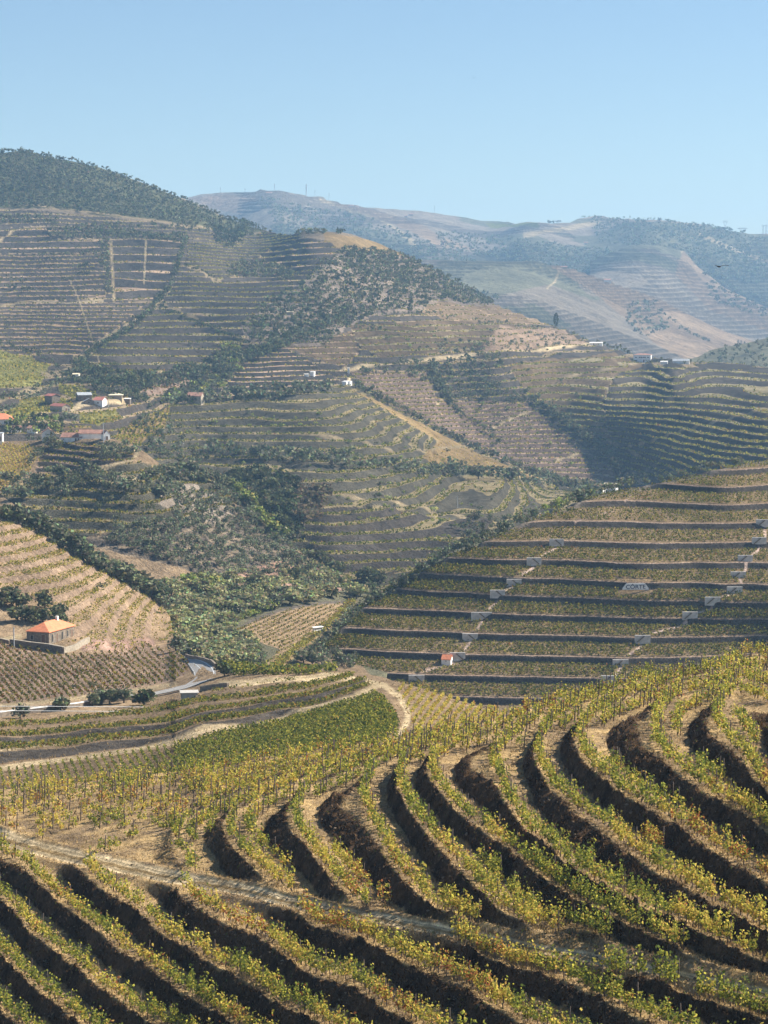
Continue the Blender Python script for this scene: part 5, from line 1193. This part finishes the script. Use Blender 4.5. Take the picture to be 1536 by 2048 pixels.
def wall_line(name, label, lay, pts, h, th, mat, cap=None, cat='wall', found=1.5, n=30, level=False, off=0.0):
    Ln = np.array(pts, float); L = np.r_[0, np.cumsum(np.hypot(*np.diff(Ln, axis=0).T))]; t = np.linspace(0, L[-1], n); t = np.unique(np.r_[t, L])
    p = lay.at(np.interp(t, L, Ln[:, 0]), np.interp(t, L, Ln[:, 1])); p[:, 1] += off
    zt = p[:, 2].copy()
    if len(zt) > 8: zt = np.convolve(np.pad(zt, 4, mode='edge'), np.ones(9) / 9, 'valid')
    if level: zt[:] = zt.mean()
    tg = np.gradient(p[:, :2], axis=0); tg /= np.linalg.norm(tg, axis=1, keepdims=True) + 1e-9; nn = np.stack([-tg[:, 1], tg[:, 0]], -1) * th / 2
    n = len(p); e = empty(name, p[n // 2]); tag(e, label, cat)
    def sec(o_, z0, z1, nm, mt):
        V = []
        for i in range(n):
            for sgn, z in ((-1, z0), (1, z0), (1, z1), (-1, z1)):
                V.append((p[i, 0] + nn[i, 0] * sgn * o_ - e.location[0], p[i, 1] + nn[i, 1] * sgn * o_ - e.location[1], zt[i] + z - e.location[2]))
        F = [(4*i + a, 4*i + (a+1) % 4, 4*i + 4 + (a+1) % 4, 4*i + 4 + a) for i in range(n - 1) for a in range(4)] + [(0, 1, 2, 3), (4*n-1, 4*n-2, 4*n-3, 4*n-4)]
        mesh_np2(nm, V, F, mt, e)
    sec(1.0, -found, h, 'masonry', M[mat])
    if cap: sec(1.25, h + .002, h + .16, 'coping', M[cap])
    return e
def mesh_np2(name, V, F, mat, parent=None):
    me = bpy.data.meshes.new(name); me.from_pydata([tuple(map(float, v_)) for v_ in V], [], F); me.update(); me.materials.append(mat)
    o = bpy.data.objects.new(name, me); link(o)
    if parent is not None: o.parent = parent
    return o
def text_part(body, size, mat, parent, loc, rot, ext=0.03, align='CENTER', sx=1.0):
    cu = bpy.data.curves.new('lettering', 'FONT'); cu.body = body; cu.size = size; cu.extrude = ext; cu.align_x = align; cu.align_y = 'CENTER'; cu.offset = 0.012 * size
    to = bpy.data.objects.new('lettering', cu); link(to)
    bpy.context.view_layer.update()
    me = bpy.data.meshes.new_from_object(to.evaluated_get(bpy.context.evaluated_depsgraph_get())); bpy.data.objects.remove(to)
    me.materials.clear(); me.materials.append(mat)
    o = bpy.data.objects.new('lettering', me); link(o); o.parent = parent; o.location = loc; o.rotation_euler = rot; o.scale = (sx, 1, 1)
    return o

# stone house with the orange roof
house('stone_house', 'stone house with orange hipped tile roof beside the lower left vineyard', ML, 98, 1291, 6.1, 12.5, 2.75, 1.9, -21, 'hip', 'stone', 'tile',
      wins=(('r', -4.6, .3, .7, 1.9), ('r', 0.2, .3, .7, 1.9), ('r', 2.8, .6, .6, 1.5), ('f', -1.6, .9, .7, 1.0)), doors=(('r', -2.3, 0, .8, 2.1), ('f', 1.5, 0, 1.0, 2.2), ('r', 4.9, 0, .8, 2.1)), anchor='fr', chimney=(0.3, 2.6), dz=.3, over=.25)
wall_line('retaining_wall', 'low shaded stone retaining wall in front of the orange-roofed house', ML, [(20,1291),(60,1297),(100,1302),(127,1307)], 1.5, .5, 'stone', 'paleston')  # this leg's shade put into the colour by the darker stone
wall_line('retaining_wall', 'sunlit stone retaining wall running right from the orange-roofed house', ML, [(127,1307),(150,1300),(178,1289)], 1.35, .5, 'paleston', None)  # same wall in paler stone, its sunlight put into the colour
wall_line('retaining_wall', 'short pale-topped stone wall left of the orange-roofed house', ML, [(-20,1284),(0,1284),(19,1288)], .8, .5, 'stone', 'paleston')
wall_line('guard_wall', 'long pale-topped guard wall along the lower left road', ML, [(-60,1441),(0,1434.5),(60,1427),(140,1416),(200,1408),(275,1397.5)], .9, .45, 'stone', 'white', found=4)
wall_line('retaining_wall', 'stone retaining wall holding up the road below its bend', ML, [(277,1399),(330,1390),(371,1381)], .15, .45, 'stone', None, found=3)
wall_line('guard_wall', 'dark stone guard wall round the outside of the road bend', ML, [(372,1312.5),(390,1314),(405,1318),(420,1325),(431,1333)], .8, .45, 'stone', None, found=1)
wall_line('guard_wall', 'stone guard wall at the mouth of the dirt track', ML, [(402,1380),(425,1376),(440,1374),(456,1373)], .7, .5, 'stone', 'paleston', found=2)
house('road_kiosk', 'small flat-roofed concrete shed below the road bend', ML, 379, 1401, 3.1, 2.2, 1.25, .1, 8, 'shed', 'concrete', 'concrete', wins=(('l', 0, .3, .9, .7),), cat='shed')
# hut on the walled vineyard
house('vineyard_hut', 'tiny white hut with orange roof on the walled vineyard', CL, 892, 1333, 2.7, 2.6, 1.5, 1.1, -18, 'gable', 'white', 'tile', wins=(('f', 0, .95, .3, .35),), over=.12, cat='hut', doors=(('r', 0, 0, .6, 1.2),))
# big sign
sp_ = CL.P(1270, 1180.5); e = empty('name_sign', (sp_[0], sp_[1] - 1.3, sp_[2] + .35), R(6)); tag(e, 'white trapezoid wall sign reading CÔRTE on the walled vineyard', 'sign')
m_ = MB(); W1, W2, Hs = 3.9, 2.75, 1.75
m_.poly([(-W1,-.12,0),(W1,-.12,-.12),(W1-.15,-.12,.55),(W2,-.12,Hs),(-W2,-.12,Hs),(-W1+.15,-.12,.55),(-W1,.12,0),(W1,.12,-.12),(W1-.15,.12,.55),(W2,.12,Hs),(-W2,.12,Hs),(-W1+.15,.12,.55)],
        [(0,1,2,3,4,5),(11,10,9,8,7,6),(0,6,7,1),(1,7,8,2),(2,8,9,3),(3,9,10,4),(4,10,11,5),(5,11,6,0)])
m_.build('panel', M['white'], e); text_part('CÔRTE', 1.62, M['ink'], e, (0, -.16, .72), (R(90), 0, 0), sx=1.12)
# white stair panels in the walls
ORDS = ['topmost', 'second from the top', 'third from the top', 'fourth from the top', 'fifth from the top', 'sixth from the top', 'seventh from the top', 'eighth from the top', 'ninth from the top', 'lowest']
def stair_panel(u, v, w, flip, label):
    p = CL.P(u, v - 1.5); e = empty('wall_stair', (p[0], p[1] - .25, p[2] - .1), 0); tag(e, label, 'stairs', 'white stair panels in the vineyard walls')
    m_ = MB(); m_.box(-w/2, w/2, -.1, .5, -.6, 1.85); m_.build('wall_panel', M['dimwhite'], e)
    m_ = MB(); n = 8; s_ = -1 if flip else 1
    for i in range(n):
        x0 = s_ * (-w * .12 + i * .26); z0 = 1.75 - i * .22; m_.box(min(x0, x0 + s_ * .3), max(x0, x0 + s_ * .3), -.42, -.11, z0 - .32, z0)
    m_.build('stair_flight', M['stone'], e)
for nm, lst, fl_ in (('left', stair_l, False), ('right', stair_r, True)):
    for i, (x, y) in enumerate(lst):
        stair_panel(x, y, 4.4 if x != 963 and x != 1225 else 6, fl_, 'whitewashed wall stair, %s of the %s line in the walled vineyard' % (ORDS[i] if i < len(lst) - 1 else 'lowest', nm))
# red-roofed farm and houses on the left
HF = HL
house('farm_building', 'orange hip-roofed building cut by the left edge of the photo', HF, -6, 846, 16, 9, 2.6, 2.8, 4, 'hip', 'white', 'tile', wins=(('f', 1, .6, .9, 1.2), ('f', 4, .6, .9, 1.2), ('f', 6.3, .6, .9, 1.2)), cat='farm building', over=.8)
house('farm_shed', 'long red-roofed farm shed with beige gable beside the farm road', HF, 141, 821, 5.0, 13, 3.0, 1.2, 38, 'gable', 'paleston', 'redtile', doors=(('f', 0, 0, 1, 2),), anchor='fr', axis='y', cat='farm shed', wins=(('f', 1.5, .8, .6, .9),))
house('farm_shed', 'smaller red-roofed shed behind the long red farm shed', HF, 112, 806, 5.0, 8, 2.8, 1.0, 38, 'gable', 'stone', 'redtile', axis='y', cat='farm shed', dz=1)
house('farm_shed', 'grey-roofed farm shed behind the farm yard', HF, 170, 803, 7.5, 6, 3.2, 1.3, 20, 'gable', 'stone', 'greyroof', axis='x', cat='farm shed', doors=(('f', 0, 0, 1.6, 2.0),))
house('farm_shed', 'small dark shed with white-edged gable in the farm yard', HF, 178, 808, 5.2, 4, 1.8, 1.3, 12, 'gable', 'stone', 'greyroof', axis='y', cat='farm shed', wins=(('f', 0, .8, .8, .8),))
house('farm_house', 'red-roofed farmhouse with white end wall in the farm yard', HF, 196, 808, 5.2, 6, 2.8, 1.6, -18, 'gable', 'white', 'redtile', axis='x', wins=(('f', 0, .9, .7, .9),), doors=(('r', 0, 0, .8, 1.9),))
house('pavilion', 'cream pyramid-roofed pavilion right of the farmhouse', HF, 231, 799, 7.0, 6.5, 1.9, 1.5, 5, 'hip', 'paleston', 'cream', cat='pavilion', over=.7)
house('pavilion', 'low flat white shelter beside the cream pavilion', HF, 250, 801, 5.4, 4, 1.4, .2, 0, 'shed', 'stone', 'white', cat='pavilion', over=.3)
house('stone_house', 'pale pinkish stone house alone above the central terraces', FL_, 388, 808, 8.0, 6.0, 4.6, 1.8, -14, 'gable', 'paleston', 'oldtile', wins=(('f', -2.4, 2.2, .8, 1.2), ('f', -.6, 2.2, .8, 1.2), ('f', 1.2, 2.2, .8, 1.2)), axis='x')
e = house('white_house', 'white gabled house with dark writing on its end wall', EL, 97, 884, 5.0, 6.5, 3.6, 1.9, 10, 'gable', 'white', 'oldtile', axis='y')
for i, tx in enumerate(('Quinta', 'do', 'Noval')): text_part(tx, .85 if i != 1 else .6, M['ink'], e, (-.1, -3.3, 2.9 - i * 1.0), (R(90), 0, 0))
house('white_house', 'long low white house with brown tile roof beside the gabled house', EL, 143, 884, 9.0, 5.0, 2.0, 1.6, -12, 'gable', 'white', 'oldtile', axis='x', doors=(('f', 1.9, 0, .8, 1.6), ('f', 3.0, 0, .7, 1.6)), wins=(('f', -3.4, .9, .4, .4),))
house('long_house', 'long brown-roofed house behind the low white house', EL, 182, 882, 10, 4.0, 2.2, 1.3, -4, 'gable', 'white', 'oldtile', axis='x', dz=.2, dy=9)
house('white_chapel', 'tiny white gabled building at the right of the white houses', EL, 214, 880, 2.6, 4, 2.2, 1.5, 24, 'gable', 'white', 'oldtile', axis='y', doors=(('f', 0, 0, .9, 1.5),), over=.05, cat='chapel')
house('garden_house', 'brown-roofed house half hidden by trees left of the white houses', HF, 31, 862, 5, 4, 2.0, 1.3, 5, 'gable', 'white', 'oldtile', axis='x')
house('garden_house', 'white-walled house between trees left of the gabled house', HF, 62, 866, 4.2, 4, 2.6, 1.0, -20, 'gable', 'white', 'oldtile', axis='x')
house('white_house', 'white building cut by the left edge beside the yellow vine rows', EL, -2, 889, 3.0, 3, 4.6, .3, 0, 'shed', 'white', 'greyroof', wins=(('f', .3, 1.4, .9, 2.0),))
house('white_house', 'large white house with a row of dark windows on the right ridge', HL, 1284, 721, 14.5, 8, 6.2, 1.0, -12, 'hip', 'white', 'oldtile', wins=tuple(('f', x_, 3.6, 1.0, 1.0) for x_ in (-5, -2, -.5, 1, 2.5, 5)) + (('f', -4.6, .8, .9, 1.2),), doors=(('f', 1.5, .2, 1, 2),))
house('white_shed', 'low white shed right of the large white ridge house', HL, 1328, 724, 5.5, 4, 2.0, .4, -10, 'shed', 'white', 'white', cat='shed')
house('white_shed', 'low white outbuilding half hidden by ridge trees', HL, 1362, 724, 13, 5, 2.2, 1.5, -10, 'gable', 'white', 'greyroof', cat='shed')
house('white_house', 'flat pale house beside the upper road on the ridge', HL, 1192, 690, 11, 6, 2.4, .6, -8, 'shed', 'white', 'white', wins=(('f', 2, .9, .7, .8),), doors=(('f', -2, 0, .9, 1.9),))
house('white_house', 'small white house with brown roof at the corner of the walled vineyard', FL_, 1196, 986, 5.5, 5, 2.6, 1.5, -30, 'gable', 'white', 'oldtile', axis='x', dz=1.5, wins=(('r', 0, .9, .6, .8),))
house('white_house', 'pale-roofed house right of the small white house by the walled vineyard', FL_, 1219, 986, 7.0, 4.5, 1.8, 1.3, -24, 'gable', 'white', 'cream', axis='x', dz=2)
house('farm_shed', 'tiny pale hut in the scrub on the middle hill', HL, 580, 629, 4.5, 3, 2.2, .3, 0, 'shed', 'paleston', 'cream', cat='hut')
house('farm_shed', 'low ruined pale wall right of the tiny scrub hut', HL, 602, 627, 6, 2, 1.2, .2, 0, 'shed', 'paleston', 'cream', cat='hut')
house('farm_shed', 'tiny white hut above the red-roofed farm', HL, 151, 754, 3.8, 3, 1.5, .6, -10, 'gable', 'white', 'cream', cat='hut')
house('water_tank', 'small white water tank at the right of the triangular vineyard', HL, 624, 752, 2.6, 2.6, 2.8, .2, -20, 'shed', 'white', 'white', cat='water tank')
house('water_tank', 'smaller white water tank left of its twin on the triangular vineyard', HL, 614, 753, 2.6, 2.0, 1.4, .2, 20, 'shed', 'white', 'white', cat='water tank')
house('water_tank', 'long white tank wall at the edge of the flat vineyard', VL, 637, 1268, 3.2, .8, 1.9, .1, 40, 'shed', 'white', 'white', cat='water tank', dz=0, found=2)
house('white_shed', 'tiny white pillar below the upper road', HL, 697, 746, 1.2, 1.2, 3.4, .1, 0, 'shed', 'white', 'white', cat='pillar')
e = wall_line('white_ramp', 'white concrete ramp at the top of the central hill', HL, [(688,772),(694,769),(702,772)], 3.0, 3.0, 'white', None, cat='ramp', found=4)
for i, (u_, v_, w_, lb) in enumerate(((822,427,14,'small white house on the far ridge line'),(812,429,10,'smaller white house beside the one on the far ridge'),(1172,487,12,'lone white building midway up the far ridge'),(538,382,18,'flat pale building on the far summit'),(702,409,16,'pale buildings at the first dip of the far ridge'),(715,411,10,'small pale hut right of the ridge dip buildings'))):
    house('ridge_house', lb, I1, u_, v_ + 2, w_ * .8, 7, 4, 1.5, 0, 'gable', 'dimwhite', 'oldtile', axis='x')
house('ridge_house', 'pale buildings on the lit crest of the far spur', I2, 1215, 563, 12, 7, 4, 2, 0, 'gable', 'white', 'oldtile', axis='x')
house('ridge_house', 'small pale building on the far spur crest', I2, 1128, 535, 12, 7, 4, 1, 0, 'gable', 'paleston', 'oldtile', axis='x')
# masts and pylons
def mast(u, v, hpx, r, label):
    p = I1.P(u, v); h = hpx * p[1] / FPX; e = empty('radio_mast', p); tag(e, label, 'mast', 'masts on the far ridge')
    m_ = MB(); m_.bar((0, 0, -3), (0, 0, h), r); m_.build('pole', M['steel'], e)
    m_ = MB(); m_.bar((-2.2, 0, h * .7), (2.2, 0, h * .7), .35); m_.bar((-1.5, 0, h * .88), (1.5, 0, h * .88), .35); m_.build('antenna', M['steel'], e)
for a in ((441,384,10,.5,'thin mast at the left end of the far summit'),(490,381,7,.5,'short mast left of the summit building'),(549,379,14,.55,'slim mast right of the summit building'),(612.5,389,24,1.2,'tallest thick mast on the far ridge'),(630,391,13,.45,'thin mast just right of the tallest mast'),(658,399,15,.45,'thin lattice mast down the slope from the tallest mast'),(869,425,14,.5,'lone mast in the middle of the far ridge')): mast(*a)
def pylon(u, v, hpx, wpx, label, solo=True):
    p = I1.P(u, v); s_ = p[1] / FPX; h, w = hpx * s_, wpx * s_; e = empty('power_pylon', p); tag(e, label, 'pylon', 'pylons on the far ridge')
    m_ = MB(); r_0 = .45
    if solo:
        m_.bar((-w*.12,0,-4),(0,0,h*.45),r_0); m_.bar((w*.12,0,-4),(0,0,h*.45),r_0); m_.bar((0,0,h*.4),(-w*.4,0,h*.9),r_0); m_.bar((0,0,h*.4),(w*.4,0,h*.9),r_0)
    else:
        for s__ in (-1, 1): m_.bar((s__*w*.25-1,0,-4),(s__*w*.25,0,h),r_0); m_.bar((s__*w*.25+1,0,-4),(s__*w*.25,0,h),r_0)
    m_.build('frame', M['steel'], e); m_ = MB(); m_.bar((-w*.5,0,h*.9),(w*.5,0,h*.9),.5); m_.bar((-w*.45,0,h),(w*.45,0,h),.35); m_.build('crossarm', M['steel'], e)
pylon(1450.5, 458, 18, 9, 'funnel-shaped pylon left of the other two on the right ridge'); pylon(1485, 464, 9, 20, 'wide-armed pylon in the middle of the right ridge'); pylon(1529, 468, 18, 12, 'twin-legged pylon at the right end of the ridge', False)
pylon(1116, 447, 6, 14, 'low wide pylon beside the trees on the far ridge')
# utility poles and wires
def pole(lay, u, v, h, label, arm=True):
    p = lay.P(u, v); e = empty('utility_pole', p); tag(e, label, 'pole')
    m_ = MB(); m_.bar((0, 0, -.5), (0, 0, h), .14); m_.build('shaft', M['steel'], e)
    if arm: m_ = MB(); m_.bar((-.7, 0, h - .4), (.7, 0, h - .4), .08); m_.build('crossarm', M['steel'], e)
pole(ML, 28, 1296, 5.0, 'thin pole standing left of the orange-roofed stone house', False)
pole(EL, 207, 890, 9.5, 'tall thin pole beside the tiny white chapel'); pole(HF, 217, 812, 4.5, 'short pole beside the cream pavilion', False); pole(HL, 397, 783, 5, 'thin pole behind the pinkish stone house', False)
pole(FL_, 915, 1010, 5.5, 'pole standing on the middle of the central terraces')
a_, b_ = ray(-60, 1412), ray(300, 1414)
for i, (dv, lb) in enumerate(((0, 'upper thin wire crossing in front of the lower left road'), (9, 'lower thin wire crossing in front of the lower left road'))):
    m_ = MB(); pts = []
    for t in np.linspace(0, 1, 13):
        u_, v_ = -60 + 360 * t, 1412 + dv + 2 * t; ra = ray(u_, v_); d_ = 392 + 40 * t; pts.append((float(d_ * ra[0]), d_, float(d_ * ra[1])))
    for q0, q1 in zip(pts[:-1], pts[1:]): m_.bar(q0, q1, .045, 4)
    tag(m_.build('power_line', M['steel']), lb, 'wire', 'wires over the lower left road')
# cypresses
def cypress(lay, u, v, h, w, label, seed=1):
    p = lay.P(u, v); e = empty('cypress_tree', p); tag(e, label, 'cypress'); r = np.random.default_rng(seed); n = 240
    t = r.random(n); a = r.random(n) * 6.28; rad = w / 2 * np.sin(np.clip(t * .93 + .07, 0, 1) * math.pi) ** .6 * (.7 + .35 * r.random(n))
    L_ = Leaves(); L_.add(np.stack([rad * np.cos(a), rad * np.sin(a), .06 * h + t * h * .94], -1), w * .14 * (.7 + .6 * r.random(n)), np.array(TC['dark']) * (.5 + .5 * r.random((n, 1))))
    L_.build('crown', M['tree'], r, e); tv, tf = tube([(0, 0, -.5), (0, 0, h * .5)], [w * .07, w * .04], 5); mesh_np('trunk', tv, tf, M['bark'], parent=e)
cypress(HL, 1112, 652, 12.3, 4.6, 'tall dark cypress standing alone on the ridge end', 1)
cypress(EL, 103.5, 884, 11.5, 1.7, 'taller slim dark cypress behind the white gabled house', 2); cypress(EL, 108.5, 884, 9.5, 1.4, 'shorter slim cypress behind the white gabled house', 3)
cypress(CL, 966, 1086, 6.2, 1.2, 'small slim cypress at the edge of the walled vineyard', 4)
for i, (u_, lb) in enumerate(((1476, 'leftmost of three tiny far cypresses'), (1482, 'middle of three tiny far cypresses'), (1489, 'rightmost of three tiny far cypresses'))): cypress(I2, u_, 690, 9, 2.6, lb, 5 + i)
# bird
def bird(u, v, d, s_, label):
    ra = ray(u, v); e = empty('flying_bird', (float(d * ra[0]), d, float(d * ra[1]))); tag(e, label, 'bird'); e.scale = (s_,) * 3
    m_ = MB(); rings = [(-.13, .004, 0), (-.10, .016, 0), (-.04, .03, 0), (.02, .032, .002), (.07, .022, .006), (.10, .022, .01), (.13, .012, .008), (.155, .002, .004)]
    k = 8; V = []; F = []
    for x_, r_0, z_ in rings:
        for a in range(k): V.append((x_ * -.6, r_0 * math.cos(6.283 * a / k), z_ + r_0 * math.sin(6.283 * a / k)))
    for i in range(len(rings) - 1):
        for a in range(k): F.append((i*k + a, i*k + (a+1) % k, (i+1)*k + (a+1) % k, (i+1)*k + a))
    mesh_np2('body', V, F, M['black'], e)
    for sx, nm in ((1, 'wing'), (-1, 'wing')):
        L_ = .36 if sx == 1 else .13
        V = []; 
        for t in np.linspace(0, 1, 6):
            c_ = .085 * (1 - t) ** .6 + .012; V += [(sx * (.02 + L_ * t), -c_ / 2 + .03 * t, .012 + .035 * math.sin(t * 2.2)), (sx * (.02 + L_ * t), c_ / 2 + .05 * t, .018 + .035 * math.sin(t * 2.2)), (sx * (.02 + L_ * t), 0, .028 + .035 * math.sin(t * 2.2))]
        F = [(3*i, 3*i+1, 3*i+4, 3*i+3) for i in range(5)] + [(3*i+1, 3*i+2, 3*i+5, 3*i+4) for i in range(5)] + [(3*i+2, 3*i, 3*i+3, 3*i+5) for i in range(5)] + [(0, 2, 1), (15, 16, 17)]
        mesh_np2(nm, V, F, M['black'], e)
bird(1438, 533.5, 85, 1.0, 'small black bird gliding in front of the hazy right ridge')
bird(947, 156, 300, .9, 'tiny speck of a bird high in the empty sky')
# ------------------------------------------------------------ haze
m, t, N, L = new_mat('haze')
out = N.new('ShaderNodeOutputMaterial'); pv = N.new('ShaderNodeVolumePrincipled')
pv.inputs['Density'].default_value = 0.000105; pv.inputs['Color'].default_value = (0.38, 0.66, 1.0, 1); pv.inputs['Anisotropy'].default_value = 0.1
L.new(pv.outputs[0], out.inputs['Volume'])
x0, x1, y0, y1, z0_, z1_ = -3500, 3500, -400, 7600, -143, 350
hv = [(x, y, z) for x in (x0, x1) for y in (y0, y1) for z in (z0_, z1_)]
hz = mesh_np('haze', hv, [(0, 1, 3, 2), (4, 6, 7, 5), (0, 4, 5, 1), (2, 3, 7, 6), (0, 2, 6, 4), (1, 5, 7, 3)], m)
tag(hz, kind='stuff')
